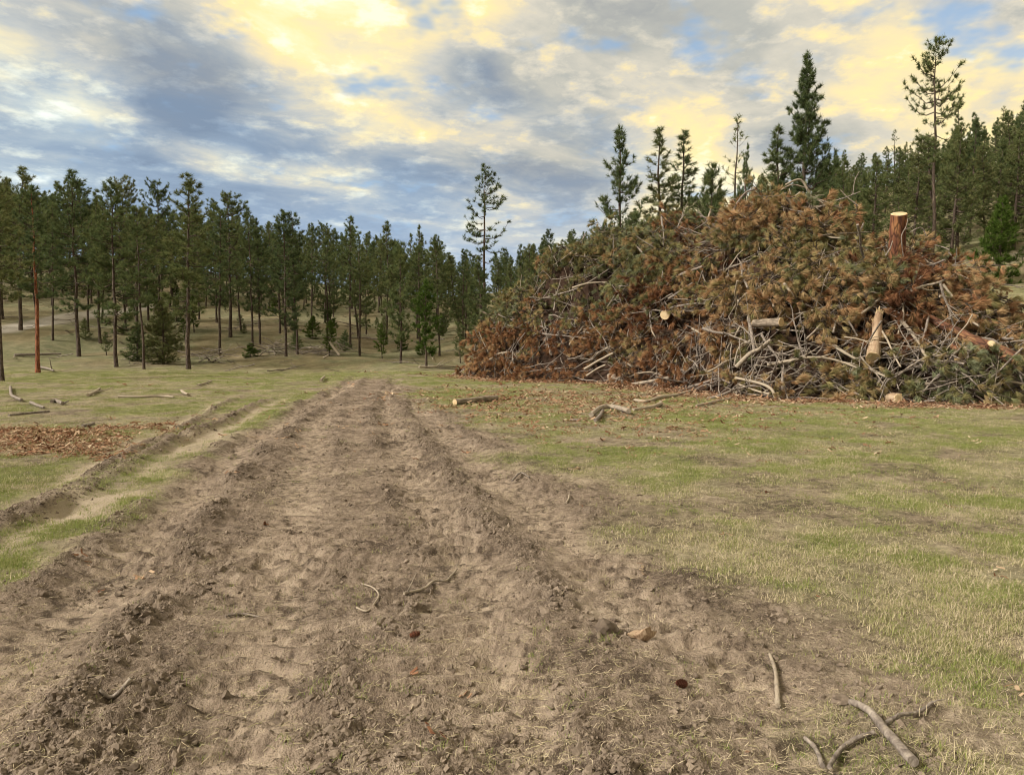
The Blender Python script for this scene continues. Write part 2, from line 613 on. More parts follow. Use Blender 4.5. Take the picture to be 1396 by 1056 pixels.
def needle_mat(name, stops, use_tint, trans=0.25, rand=0.35):
    """needle colour: along the ramp by tint (pile) or by a random number per tree"""
    m, nt, b, out = new_mat(name)
    if use_tint:
        f = attr(nt, 'tint', 'INSTANCER').outputs['Fac']
        f = mathn(nt, 'ADD', f, mathn(nt, 'MULTIPLY', mathn(nt, 'SUBTRACT', attr(nt, 'v').outputs['Fac'], 0.5), rand), clamp=True)
    else:
        oi = nd(nt, 'ShaderNodeObjectInfo')
        f = mathn(nt, 'ADD', mathn(nt, 'MULTIPLY', oi.outputs['Random'], 1 - rand), mathn(nt, 'MULTIPLY', attr(nt, 'v').outputs['Fac'], rand), clamp=True)
    col = ramp(nt, f, stops)
    nt.nodes.remove(b)
    b = nd(nt, 'ShaderNodeBsdfDiffuse')
    nt.links.new(col, b.inputs[0])
    tr = nd(nt, 'ShaderNodeBsdfTranslucent')
    nt.links.new(col, tr.inputs[0])
    mx = nd(nt, 'ShaderNodeMixShader')
    mx.inputs[0].default_value = trans
    nt.links.new(b.outputs[0], mx.inputs[1])
    nt.links.new(tr.outputs[0], mx.inputs[2])
    nt.links.new(mx.outputs[0], out.inputs[0])
    return m


M = {}
M['pine'] = needle_mat('pine_needles', [(0.0, (0.070, 0.096, 0.050)), (0.35, (0.104, 0.135, 0.058)), (0.7, (0.15, 0.168, 0.068)), (1.0, (0.20, 0.192, 0.092))], False, 0.3, 0.5)
M['young'] = needle_mat('young_needles', [(0.0, (0.05, 0.085, 0.02)), (0.6, (0.075, 0.12, 0.024)), (1.0, (0.11, 0.14, 0.035))], False, 0.25, 0.5)
# pile: 0 dark red-brown, .3 rust, .5 tan, .75 olive, 1 grey-green
M['slash'] = needle_mat('slash_needles', [(0.0, (0.135, 0.064, 0.038)), (0.18, (0.272, 0.136, 0.071)), (0.36, (0.37, 0.216, 0.112)), (0.52, (0.41, 0.29, 0.158)),
                                          (0.68, (0.27, 0.225, 0.10)), (0.84, (0.185, 0.19, 0.088)), (1.0, (0.205, 0.22, 0.135))], True, 0.15, 0.36)


def bark_mat(name, dark, mid, light, scale=9.0, stretch=0.25, bumps=0.6, tint=False, cracks=0.7):
    m, nt, b, out = new_mat(name)
    tc = nd(nt, 'ShaderNodeTexCoord')
    mp = nd(nt, 'ShaderNodeMapping')
    mp.inputs['Scale'].default_value = (1, 1, stretch)
    nt.links.new(tc.outputs['Object'], mp.inputs[0])
    n1 = noise(nt, mp.outputs[0], scale, 5, 0.65, 0.4)
    vo = nd(nt, 'ShaderNodeTexVoronoi', feature='DISTANCE_TO_EDGE')
    nt.links.new(mp.outputs[0], vo.inputs['Vector'])
    vo.inputs['Scale'].default_value = scale * 1.6
    crack = maprange(nt, vo.outputs['Distance'], 0.0, 0.16)
    col = ramp(nt, n1, [(0.30, dark), (0.5, mid), (0.72, light)])
    col = mixc(nt, mathn(nt, 'MULTIPLY', mathn(nt, 'SUBTRACT', 1.0, crack), cracks), col, tuple(q * 0.35 for q in dark))
    if tint:
        t = attr(nt, 'tint', 'INSTANCER').outputs['Fac']
        n2 = noise(nt, tc.outputs['Object'], scale * 0.55, 3, 0.6)
        pf = mathn(nt, 'SUBTRACT', mathn(nt, 'MULTIPLY_ADD', t, 1.1, n2), 1.0)
        col = mixc(nt, maprange(nt, pf, -0.10, 0.12), col, mixc(nt, n1, (0.22, 0.175, 0.13), (0.39, 0.33, 0.255)))
    nt.links.new(col, b.inputs['Base Color'])
    bump(nt, b, mathn(nt, 'ADD', mathn(nt, 'MULTIPLY', crack, cracks), n1), bumps, 0.02)
    return m


M['bark'] = bark_mat('pine_bark', (0.035, 0.025, 0.02), (0.085, 0.06, 0.045), (0.15, 0.11, 0.085), 6)
M['buttbark'] = bark_mat('butt_log_bark', (0.07, 0.028, 0.018), (0.165, 0.066, 0.036), (0.40, 0.20, 0.085), 5)
M['redbark'] = bark_mat('red_pine_bark', (0.10, 0.035, 0.018), (0.24, 0.085, 0.04), (0.34, 0.15, 0.075), 6)
M['stick'] = bark_mat('weathered_branch_bark', (0.07, 0.055, 0.047), (0.20, 0.165, 0.14), (0.36, 0.31, 0.26), 22, 0.6, 0.5, True, 0.12)
M['logbark'] = bark_mat('log_bark', (0.055, 0.026, 0.017), (0.15, 0.066, 0.04), (0.40, 0.22, 0.10), 6)
M['peeled'] = bark_mat('peeled_wood', (0.16, 0.095, 0.055), (0.31, 0.215, 0.14), (0.46, 0.36, 0.25), 7, 0.12, 0.3, False, 0.15)
M['greylog'] = bark_mat('grey_log_bark', (0.08, 0.06, 0.045), (0.22, 0.175, 0.135), (0.38, 0.31, 0.24), 11, 0.3, 0.4, False, 0.3)
M['twig'] = bark_mat('twig_bark', (0.04, 0.03, 0.024), (0.09, 0.066, 0.05), (0.17, 0.13, 0.10), 20, 0.5, 0.3)


def cut_mat():
    m, nt, b, out = new_mat('cut_wood')
    tc = nd(nt, 'ShaderNodeTexCoord')
    w = nd(nt, 'ShaderNodeTexWave', wave_type='RINGS', rings_direction='SPHERICAL')
    nt.links.new(tc.outputs['Object'], w.inputs['Vector'])
    setin(w, Scale=14.0, Distortion=1.5, Detail=2.0)
    n = noise(nt, tc.outputs['Object'], 9, 4, 0.6)
    col = mixc(nt, w.outputs['Fac'], (0.46, 0.33, 0.185), (0.60, 0.47, 0.295))
    col = mixc(nt, maprange(nt, n, 0.45, 0.75, 0, 0.6), col, (0.45, 0.27, 0.12))
    nt.links.new(col, b.inputs['Base Color'])
    return m


M['cut'] = cut_mat()


def simple(name, a, b_, scale=8, rough=0.9, bumpd=0.0):
    m, nt, b, out = new_mat(name)
    tc = nd(nt, 'ShaderNodeTexCoord')
    n = noise(nt, tc.outputs['Object'], scale, 5, 0.6)
    oi = nd(nt, 'ShaderNodeObjectInfo')
    f = mathn(nt, 'ADD', mathn(nt, 'MULTIPLY', n, 0.6), mathn(nt, 'MULTIPLY', oi.outputs['Random'], 0.4))
    nt.links.new(ramp(nt, f, [(0.25, a), (0.75, b_)]), b.inputs['Base Color'])
    b.inputs['Roughness'].default_value = rough
    if bumpd:
        bump(nt, b, n, 0.8, bumpd)
    return m


M['clod'] = simple('dirt_clod', (0.10, 0.076, 0.058), (0.23, 0.18, 0.138), 2.0, 1.0, 0.0)
M['litter'] = needle_mat('chip', [(0.0, (0.13, 0.06, 0.035)), (0.3, (0.22, 0.115, 0.07)), (0.6, (0.34, 0.225, 0.145)), (1.0, (0.50, 0.41, 0.29))], True, 0.05, 0.5)
M['core'] = simple('slash_core_shade', (0.02, 0.012, 0.008), (0.055, 0.03, 0.019), 5, 1.0, 0.06)  # near-black base colour stands in for the shade deep inside the pile
# grass: 0 bleached straw .. 1 fresh green
M['grass'] = needle_mat('grass_blade', [(0.0, (0.56, 0.475, 0.335)), (0.3, (0.39, 0.335, 0.205)), (0.55, (0.285, 0.278, 0.118)), (0.8, (0.225, 0.245, 0.08)), (1.0, (0.165, 0.215, 0.055))], True, 0.2, 0.62)


def ground_mat():
    m, nt, b, out = new_mat('ground_soil_and_turf')
    a1 = attr(nt, 'm1')
    a2 = attr(nt, 'm2')
    s1 = nd(nt, 'ShaderNodeSeparateColor')
    s2 = nd(nt, 'ShaderNodeSeparateColor')
    nt.links.new(a1.outputs['Color'], s1.inputs[0])
    nt.links.new(a2.outputs['Color'], s2.inputs[0])
    dirt, berm, tro = s1.outputs
    green, litter, pale = s2.outputs
    road = a2.outputs['Alpha']
    woods = a1.outputs['Alpha']
    geo = nd(nt, 'ShaderNodeNewGeometry')
    P = geo.outputs['Position']
    nA = noise(nt, P, 1.3, 3, 0.62, 0, '2D')
    nB = noise(nt, P, 9.0, 3, 0.65, 0, '2D')
    nC = noise(nt, P, 42.0, 3, 0.7, 0, '3D')
    nD = noise(nt, P, 150.0, 2, 0.7, 0, '3D')
    mixn = mathn(nt, 'ADD', mathn(nt, 'MULTIPLY', nA, 0.34), mathn(nt, 'MULTIPLY', nB, 0.36))
    mixn = mathn(nt, 'ADD', mixn, mathn(nt, 'MULTIPLY', nC, 0.30))
    soil = ramp(nt, mixn, [(0.40, (0.080, 0.058, 0.044)), (0.47, (0.186, 0.140, 0.106)), (0.545, (0.282, 0.217, 0.166)), (0.64, (0.43, 0.345, 0.268))])
    # dry pressed subsoil in the ruts is paler; the thrown-up crumbs are darker, moister earth
    soil = mixc(nt, mathn(nt, 'MULTIPLY', tro, maprange(nt, nB, 0.34, 0.62, 0.05, 0.8)), soil, (0.44, 0.35, 0.268))
    soil = mixc(nt, mathn(nt, 'MULTIPLY', berm, maprange(nt, nC, 0.3, 0.62, 0.95, 0.35)), soil, (0.120, 0.090, 0.069))
    turf = ramp(nt, mixn, [(0.38, (0.105, 0.085, 0.054)), (0.46, (0.185, 0.158, 0.098)), (0.55, (0.27, 0.236, 0.15)), (0.64, (0.39, 0.345, 0.228))])
    gr = ramp(nt, mixn, [(0.38, (0.095, 0.105, 0.042)), (0.5, (0.185, 0.20, 0.072)), (0.62, (0.30, 0.295, 0.12))])
    turf = mixc(nt, mathn(nt, 'MULTIPLY', green, maprange(nt, nB, 0.3, 0.65, 0.55, 1.0)), turf, gr)
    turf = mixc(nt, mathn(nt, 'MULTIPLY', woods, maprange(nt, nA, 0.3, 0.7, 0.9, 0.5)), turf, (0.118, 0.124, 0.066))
    col = mixc(nt, dirt, turf, soil)
    lit = ramp(nt, nC, [(0.35, (0.13, 0.06, 0.035)), (0.5, (0.26, 0.13, 0.075)), (0.65, (0.44, 0.29, 0.18))])
    col = mixc(nt, litter, col, lit)
    col = mixc(nt, pale, col, mixc(nt, nC, (0.36, 0.29, 0.21), (0.52, 0.43, 0.33)))
    col = mixc(nt, road, col, mixc(nt, nB, (0.30, 0.27, 0.23), (0.42, 0.38, 0.33)))
    # fine fibres and specks
    col = mixc(nt, maprange(nt, nD, 0.58, 0.70, 0, 0.5), col, (0.50, 0.42, 0.30))
    col = mixc(nt, maprange(nt, nD, 0.43, 0.30, 0, 0.6), col, (0.07, 0.052, 0.04))
    nt.links.new(col, b.inputs['Base Color'])
    b.inputs['Roughness'].default_value = 0.95
    b.inputs['Specular IOR Level'].default_value = 0.12
    h = mathn(nt, 'ADD', mathn(nt, 'MULTIPLY', nC, 1.0), mathn(nt, 'MULTIPLY', nD, 0.45))
    bump(nt, b, h, 1.0, 0.035)
    return m


M['ground'] = ground_mat()


# ------------------------------------------------------------------ ground sheet
def lines(lo_step, rate, first, last, far, far_rate):
    out, q = [], first
    while q < last:
        out.append(q)
        q += max(lo_step, rate * abs(q))
    while q < far:
        out.append(q)
        q += far_rate * abs(q)
    out.append(far)
    return np.array(out)


HILL_ROAD = np.array([hit(px, py, False)[:2] for px, py in ((-60, 462), (0, 450), (50, 441), (100, 433), (140, 427), (190, 421))])


def seg_dist(x, y, pts):
    best = np.full(np.shape(x), 1e9)
    for (ax, ay), (bx, by) in zip(pts[:-1], pts[1:]):
        dx, dy = bx - ax, by - ay
        t = np.clip(((x - ax) * dx + (y - ay) * dy) / (dx * dx + dy * dy), 0, 1)
        best = np.minimum(best, np.hypot(x - ax - t * dx, y - ay - t * dy))
    return best


def cover(x, y, det):
    relief, dirt, berms, trough, gberm, strip, pale_spot = det
    dist = np.hypot(x, y)
    g1 = fbm(x, y, 2.6, 4, 101, 0.55)
    g2 = fbm(x, y, 0.7, 3, 102)
    green = sstep(0.40, 0.60, g1 * 0.5 + g2 * 0.5) * 1.1
    # fresher grass: strip along the left of the track, hollow by the far bend, fringe of the pile, near right
    gl = np.exp(-((x - (LEFT_EDGE(y) - 0.35)) / 0.5) ** 2) * (y < 26)
    far_mead = np.exp(-((x + 9) / 9) ** 2 - ((y - 40) / 8) ** 2)
    r_strip = np.exp(-((y - 17.5 + 0.2 * x) / 4.5) ** 2) * sstep(-2, 1, x)
    bend = np.exp(-((x + 1.8) / 1.6) ** 2 - ((y - 24) / 4) ** 2)
    green = np.clip(green * 0.85 + gl * 0.75 + far_mead * 0.55 + r_strip * 0.35 + bend * 0.6, 0, 1)
    woods = sstep(44, 56, y)
    green = green * (1 - 0.62 * woods * (x < 8)) * (1 - 0.4 * sstep(30, 45, y) * (x > 8))
    # fallen needles and bark: patch on the left, apron in front of the pile
    lw = fbm(x, y, 1.2, 4, 103, 0.6)
    patch = sstep(1.0, 0.25, np.hypot((x + 8.2) / 2.9, (y - 12.6) / 2.4) + (lw - 0.5) * 2.6) * 0.6
    pf = np.full(x.shape, 99.0)
    nearp = (x > -9) & (x < 26) & (y > 14) & (y < 50)
    pf[nearp] = np.min([np.hypot(x[nearp] - p[0], y[nearp] - p[1]) for p in catmull(FRONT, np.linspace(0, 1, 60))], axis=0)
    apron = sstep(2.6, 0.0, pf + (lw - 0.5) * 3.0)
    inside = (top_z(x, y) > height(x, y) + 0.05)
    apron = np.maximum(apron, inside * 1.0) * (0.9 - 0.35 * sstep(9, 14, x))
    wl = woods * sstep(0.42, 0.62, fbm(x, y, 3, 4, 104, 0.6)) * 0.22
    litter = np.clip(np.maximum(np.maximum(patch, apron), wl), 0, 1)
    pale = np.clip(pale_spot * 0.85 + strip * 0.9, 0, 1) * (1 - litter)
    dirt2 = np.clip(np.maximum(dirt, gberm), 0, 1)
    scuff = sstep(0.52, 0.68, fbm(x, y, 1.1, 5, 105, 0.62)) * (dist < 45) * 0.7
    scuff = np.maximum(scuff, sstep(0.55, 0.7, fbm(x, y, 6.0, 4, 106)) * woods * 0.25)
    dirt2 = np.maximum(dirt2, scuff)
    road = sstep(1.9, 0.9, seg_dist(x, y, HILL_ROAD) + (lw - 0.5) * 1.2)
    return dirt2, np.maximum(berms * dirt, gberm), trough * dirt, green, litter, pale, road


GRID = {}


def build_ground():
    xp = lines(0.021, 0.0105, 0.0, 45, 900, 0.07)
    xs = np.concatenate([-xp[:0:-1], xp])
    yp = lines(0.014, 0.0078, 1.0, 62, 1000, 0.035)
    ys = np.concatenate([-np.array([400, 200, 100, 50, 25, 12, 6, 3, 1.5, 0.8, 0.3]), np.arange(0, 1.0, 0.08), yp])
    X, Y = np.meshgrid(xs, ys, indexing='xy')
    x, y = X.ravel(), Y.ravel()
    det = ground_detail(x, y)
    z = height(x, y) + det[0]
    dirt2, berm, tro, green, litter, pale, road = cover(x, y, det)
    nx, ny = len(xs), len(ys)
    i = np.arange(ny - 1)[:, None] * nx
    j = np.arange(nx - 1)[None, :]
    q = np.stack([i + j, i + j + 1, i + nx + j + 1, i + nx + j], -1).reshape(-1, 4)
    mb = MB()
    mb.add(np.stack([x, y, z], -1), q)
    me = mb.mesh('ground', [M['ground']], True)
    sh = (ny, nx)
    GRID.update(xs=xs, ys=ys, z=z.reshape(sh), dirt0=det[1].reshape(sh), cv=[q.reshape(sh) for q in (dirt2, berm, tro, green, litter, pale, road)])
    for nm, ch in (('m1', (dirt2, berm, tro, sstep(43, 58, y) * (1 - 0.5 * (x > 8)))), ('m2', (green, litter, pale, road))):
        a = me.attributes.new(nm, 'FLOAT_COLOR', 'POINT')
        a.data.foreach_set('color', np.stack(ch, -1).astype(np.float32).ravel())
    return link('ground', me, None, kind='structure', label='rutted brown dirt track through thin spring grass below wooded slopes')


build_ground()


# ------------------------------------------------------------------ trees
def pine_mesh(seed, h, cb, rmax, shape, r0, per=20, tuft=1.0, gap=0.0, step=0.42, nd_len=0.29, needle='pine', bark='bark', stubs=10, dens=1.0):
    rng = np.random.default_rng(seed)
    tr, br, cr = MB(), MB(), MB()
    n = 14
    zz = np.linspace(0, h, n)
    bend = np.cumsum(rng.normal(size=(n, 2)) * 0.035 * h / 12, axis=0)
    bend -= bend[0]
    pts = np.column_stack([bend, zz])
    rad = r0 * ((1 - zz / h) ** 0.75 * 0.95 + 0.05)
    rad[0] *= 1.35
    pts[0, 2] -= 0.5
    tube(tr, pts, rad, 8, 0, 0.5, True, 0.04, rng)
    centre = lambda z: np.array([np.interp(z, zz, bend[:, 0]), np.interp(z, zz, bend[:, 1]), z])
    org, axs = [], []

    def branch(z, L, az, el, live=True, curl=0.35):
        c = centre(z)
        d = np.array([math.cos(az) * math.cos(el), math.sin(az) * math.cos(el), math.sin(el)])
        k = 5
        tt = np.linspace(0, 1, k)
        p = c + np.outer(tt * L, d)
        p[:, 2] += L * (curl * tt ** 2 - 0.12 * np.sin(tt * math.pi))
        p[1:] += rng.normal(size=(k - 1, 3)) * 0.035 * L
        r = max(0.012, 0.017 * L + 0.004)
        tube(br, p, np.linspace(r, r * 0.25, k), 4, 0, 0.5, False, 0, rng)
        if not live:
            return
        ax_end = unit(p[-1] - p[-2])
        org.append(p[-1]); axs.append(ax_end)
        m = max(1, int(L / 0.19 * dens))
        for q in range(m):
            t = rng.uniform(0.28 if L > 1 else 0.15, 1.0)
            b = np.array([np.interp(t, tt, p[:, i]) for i in range(3)])
            sd = unit(np.cross(d, [0, 0, 1])) * rng.choice([-1, 1])
            dirn = unit(d * rng.uniform(0.3, 1.0) + sd * rng.uniform(0.4, 1.1) + np.array([0, 0, rng.uniform(-0.05, 0.75)]))
            l2 = rng.uniform(0.18, 0.5) * min(1, 0.35 + L / 2.2) * (1.15 - 0.5 * t)
            e = b + dirn * l2
            tube(br, [b, e], [0.011, 0.006], 3, 0, 0.5, False, 0, rng)
            org.append(e); axs.append(unit(dirn + np.array([0, 0, 0.35])))
            if rng.random() < 0.5:
                org.append(b + dirn * l2 * 0.45 + rng.normal(size=3) * 0.07); axs.append(unit(dirn + np.array([0, 0, 0.5])))
    z = cb * h
    while z < h * 0.985:
        u = (z - cb * h) / ((1 - cb) * h)
        if shape == 'cone':
            prof = (1 - u) ** 0.85 * min(1, 0.55 + u * 3.0)
        elif shape == 'dome':
            prof = (1 - u ** 2.2) ** 0.75 * min(1, 0.5 + u * 1.5)
        else:
            prof = (1 - u) ** 0.6 * min(1, 0.45 + u * 2.2)
        L0 = rmax * prof
        for q in range(rng.integers(3, 6)):
            if rng.random() < gap:
                continue
            el = -0.22 + 0.95 * u ** 1.3 + rng.normal() * 0.13
            branch(z + rng.uniform(-0.15, 0.15), max(0.18, L0 * rng.uniform(0.6, 1.2)), rng.uniform(0, 2 * math.pi), el)
        z += step * rng.uniform(0.75, 1.3) * (1.0 - 0.35 * u)
    org.append(centre(h)); axs.append(np.array([0, 0, 1.0]))
    for q in range(stubs):
        zz_ = rng.uniform(0.15, max(0.2, cb + 0.05)) * h
        branch(zz_, rng.uniform(0.25, 1.0) * rmax * 0.55, rng.uniform(0, 6.28), rng.uniform(-0.35, 0.15), False, -0.05)
    needles(cr, org, axs, per, nd_len * tuft, 0.032 * tuft, 0.2, 1.35, 0.0, 0.14, 0, rng)
    return (tr.mesh('trunk', [M[bark]]), br.mesh('branches', [M['bark' if bark == 'bark' else 'twig']]), cr.mesh('needle_crown', [M[needle]], False), h)


TREES = {}
for i in range(5):
    TREES['tall%d' % i] = pine_mesh(100 + i, 13, (0.26, 0.36, 0.20, 0.40, 0.28)[i], (2.2, 2.0, 2.4, 2.2, 2.0)[i], 'pine', 0.115, gap=0.2, stubs=14)
for i in range(2):
    TREES['dome%d' % i] = pine_mesh(120 + i, 14, 0.45, 2.9, 'dome', 0.16, gap=0.2, stubs=10)
for i in range(4):
    TREES['cone%d' % i] = pine_mesh(140 + i, 12, (0.12, 0.2, 0.08, 0.25)[i], (2.9, 2.5, 2.9, 2.4)[i], 'cone', 0.15, gap=0.06, stubs=4)
for i in range(2):
    TREES['slim%d' % i] = pine_mesh(160 + i, 12, 0.25, 1.7, 'cone', 0.11, gap=0.24, stubs=8, tuft=0.9)
TREES['lone'] = pine_mesh(181, 14, 0.45, 2.7, 'pine', 0.14, gap=0.30, stubs=12, step=0.5, dens=0.8)
TREES['mast'] = pine_mesh(183, 16, 0.52, 2.2, 'dome', 0.17, gap=0.25, stubs=24, dens=0.85)
TREES['snag'] = pine_mesh(184, 12, 0.35, 1.3, 'pine', 0.12, gap=0.45, stubs=14, dens=0.45, per=9)
for i in range(2):
    TREES['sapling%d' % i] = pine_mesh(190 + i, 6.5, 0.2, 1.3, 'pine', 0.08, gap=0.05, step=0.3, stubs=3, needle='young' if i == 0 else 'pine', tuft=0.9)
TREES['giant'] = pine_mesh(186, 16, 0.08, 3.3, 'cone', 0.2, gap=0.02, step=0.34, stubs=2, dens=1.5)
TREES['bush'] = pine_mesh(195, 4.0, 0.03, 1.5, 'cone', 0.08, gap=0.0, step=0.2, stubs=0, needle='young', tuft=0.8, dens=1.5, per=20)
TREES['fir'] = pine_mesh(196, 5, 0.04, 1.7, 'cone', 0.08, gap=0.0, step=0.22, stubs=0, tuft=0.75, dens=1.5, per=18)
TREES['redtall'] = (lambda t: t)(pine_mesh(199, 13, 0.42, 2.4, 'pine', 0.14, gap=0.08, stubs=10, bark='redbark'))


def plant_tree(kind, x, y, h, label, group, name='pine_tree', wide=1.0, lean=(0, 0)):
    tr, br, cr, h0 = TREES[kind]
    s = h / h0
    sw = s ** 0.75 * wide
    e = empty(name, (x, y, float(height(x, y))), (lean[0], lean[1], random.uniform(0, 6.28)), (sw, sw, s), label=label, category='tree', group=group)
    link('trunk', tr, e)
    link('branches', br, e, kind='stuff')
    link('needle_crown', cr, e)
    return e


# individually seen trees: kind, base px, base py (or depth if < 0), top py, label, width
SEEN = [
    ('tall3', 2, 520, 232, 'leaning pine with grey trunk cut by the left picture edge', 1.0),
    ('redtall', 51, 508, 262, 'pine with a bright rust-red trunk on the left meadow edge', 1.0),
    ('tall0', 108, 486, 237, 'dark-trunked pine just right of the red-trunked pine', 1.15),
    ('tall1', 73, 464, 280, 'thin pine behind the red-trunked pine, left hillside', 0.9),
    ('tall4', 122, 452, 285, 'smaller pine up the slope right of the dark-trunked pine', 0.9),
    ('slim0', 138, 468, 262, 'slender pine with straight dark stem beside the hill road end', 1.0),
    ('tall2', 159, 500, 251, 'full dark pine left of the low green fir clump', 1.15),
    ('tall3', 196, 503, 285, 'brown-trunked pine standing directly before the low green fir', 0.9),
    ('tall4', 257, 503, 239, 'tallest pointed pine of the left wood, at the meadow edge', 1.25),
    ('fir', 223, 496, 411, 'low bushy dark green fir between two tall pines', 1.1),
    ('fir', 188, 492, 440, 'small dark fir half hidden left of the bushy fir', 1.1),
    ('tall1', 300, 483, 290, 'slim pine right of the tallest pointed pine', 1.0),
    ('dome0', 315, 459, 268, 'round-topped pine on the slope behind the slim pine', 1.0),
    ('tall0', 345, 471, 287, 'left one of two close pine trunks above the green shrub', 0.85),
    ('slim1', 355, 469, 300, 'right one of two close pine trunks above the green shrub', 0.9),
    ('tall2', 390, 486, 290, 'pine standing at the edge of the dark brush heap', 1.0),
    ('tall3', 406, 483, 292, 'thin pine right beside the brush heap pine', 0.9),
    ('tall4', 426, 449, 306, 'pine up the bare slope behind the brush heap', 0.9),
    ('dome1', 444, 440, 309, 'forked-looking round pine high on the bare slope', 0.85),
    ('tall1', 478, 474, 299, 'leaning pine right of the pale leaning pole', 0.9),
    ('slim0', 491, 485, 318, 'thin straight pine right of the leaning pine', 1.0),
    ('tall0', 527, 468, 306, 'pine with bare lower trunk at mid picture', 0.9),
    ('sapling1', 546, 495, 333, 'slim young pine at the meadow edge, mid picture', 0.95),
    ('sapling0', 581, 502, 385, 'pale green sapling nearest to the bend of the track', 1.1),
    ('tall2', 599, 485, 323, 'pine right behind the pale green sapling', 0.9),
    ('cone3', 570, 462, 309, 'dense pine above and behind the pale green sapling', 0.8),
    ('slim1', 631, 466, 341, 'small pine left of the pile tail', 1.0),
    ('lone', 659, -66, 232, 'tall lone open-crowned pine standing above the rest, mid picture', 1.05),
    ('dome0', 222, -78, 252, 'sparse grey-green domed pine showing against the sky, left wood', 0.9),
    ('dome1', 176, -80, 248, 'flat-topped pine peering over the left wood', 0.9),
    ('tall0', 30, -62, 232, 'tall dense pine behind the red-trunked pine', 1.2),
    ('cone0', 843, -58, 176, 'conical dark pine left in the row above the pile', 0.95),
    ('slim0', 894, -60, 178, 'open conical pine second in the row above the pile', 1.5),
    ('slim1', 928, -62, 186, 'thin-crowned pine third in the row above the pile', 1.5),
    ('sapling1', 966, -56, 229, 'short pine just above the crest of the pile', 1.1),
    ('snag', 995, -64, 163, 'sparse grey slender pine above the crest of the pile', 1.0),
    ('cone3', 1014, -60, 201, 'narrow pine right of the sparse grey one', 0.55),
    ('giant', 1088, -46, 84, 'biggest dense conical pine towering behind the pile crest', 0.9),
    ('cone1', 1054, -47, 180, 'shorter pine leaning on the left of the biggest conical pine', 1.1),
    ('mast', 1268, -50, 61, 'tall bare-trunked pine with small open crown, right of the standing log', 0.85),
    ('snag', 1212, -95, 182, 'thin grey bare-looking pine on the right skyline', 1.0),
    ('slim0', 1295, -80, 142, 'dark spindly pine right of the bare-trunked pine', 1.0),
    ('cone1', 1319, -78, 161, 'bushy-topped pine on the right hillside skyline', 0.8),
    ('snag', 1353, -84, 153, 'thin tip of a grey pine on the right skyline', 0.9),
    ('cone0', 1391, -66, 133, 'tall dark conical pine at the right picture edge', 0.9),
    ('bush', 1357, -50, 275, 'bright green bushy young pine on the right slope', 1.0),
]


def place_seen():
    for kind, px, base, top, label, wide in SEEN:
        if base > 0:
            p = hit(px, base, False)
        else:
            d = -base
            x = (px - CX) / F * d
            p = np.array([x, d, float(height(x, d))])
        zt = EYE + (HY - top) / F * p[1]
        h = max(2.0, zt - float(height(p[0], p[1])))
        lean = (0.0, 0.05) if 'leaning pine with' in label else (random.gauss(0, 0.012), random.gauss(0, 0.012))
        plant_tree(kind, p[0], p[1], h, label, None, wide=wide, lean=lean)
        TAKEN.append((p[0], p[1]))


TAKEN, FILL = [], []
place_seen()
SKY_PX = [-80, 0, 60, 110, 160, 200, 240, 300, 340, 390, 440, 480, 530, 560, 610, 650, 700, 740, 800, 830, 900, 1000, 1100, 1130, 1170, 1220, 1260, 1300, 1350, 1396, 1500]
SKY_Y = [225, 235, 245, 245, 262, 285, 282, 275, 292, 296, 312, 308, 318, 316, 330, 345, 335, 312, 315, 300, 270, 240, 230, 212, 205, 200, 190, 172, 165, 140, 130]


def fill_wood(n, pxr, dr, kinds, label, group, hmin, hmax, mind, slack=(0, 40)):
    made = tries = 0
    while made < n and tries < n * 60:
        tries += 1
        px = random.uniform(*pxr)
        d = random.uniform(*dr)
        x = (px - CX) / F * d
        if any((x - a) ** 2 + (d - b) ** 2 < mind * mind for a, b in TAKEN):
            continue
        if seg_dist(np.array([x]), np.array([d]), HILL_ROAD)[0] < 2.2:
            continue
        zt = EYE + (HY - (np.interp(px, SKY_PX, SKY_Y) + random.uniform(*slack))) / F * d
        h = zt - float(height(x, d))
        if h < hmin:
            continue
        h = min(h, random.uniform(hmax * 0.8, hmax))
        FILL.append((px, d, h, group, plant_tree(random.choice(kinds), x, d, h, label, group, wide=random.uniform(0.85, 1.1), lean=(random.gauss(0, 0.035), random.gauss(0, 0.035)))))
        TAKEN.append((x, d))
        made += 1


TALL = ['tall0', 'tall1', 'tall2', 'tall3', 'tall4', 'dome0', 'tall0', 'tall2', 'slim1']
CON = ['cone0', 'cone1', 'cone2', 'cone3', 'cone1', 'tall2']
fill_wood(80, (-70, 330), (60, 118), TALL, '', 'pines on the left hillside', 6, 14, 2.7)
fill_wood(58, (330, 640), (62, 116), TALL, '', 'pines on the middle slope', 5, 13, 3.0)
fill_wood(46, (620, 830), (56, 112), CON + TALL[:3], '', 'pines left of and behind the pile', 4.5, 13, 2.8, (0, 25))
fill_wood(9, (120, 640), (54, 80), ['sapling0', 'sapling1', 'fir'], '', 'saplings in the wood', 1.5, 3.2, 2.0, (60, 120))
fill_wood(26, (830, 1125), (54, 105), CON, '', 'pines behind the top of the pile', 4, 9.5, 3.2, (0, 60))
fill_wood(72, (1110, 1450), (56, 122), CON, '', 'conifers on the right hillside', 4, 13, 2.6, (0, 55))

ORD = ['first', 'second', 'third', 'fourth', 'fifth', 'sixth', 'seventh', 'eighth', 'ninth', 'tenth', 'eleventh', 'twelfth', 'thirteenth', 'fourteenth', 'fifteenth', 'sixteenth', 'seventeenth', 'eighteenth', 'nineteenth', 'twentieth'] + ['twenty-' + q for q in ('first', 'second', 'third', 'fourth', 'fifth', 'sixth', 'seventh', 'eighth', 'ninth')] + ['thirtieth']


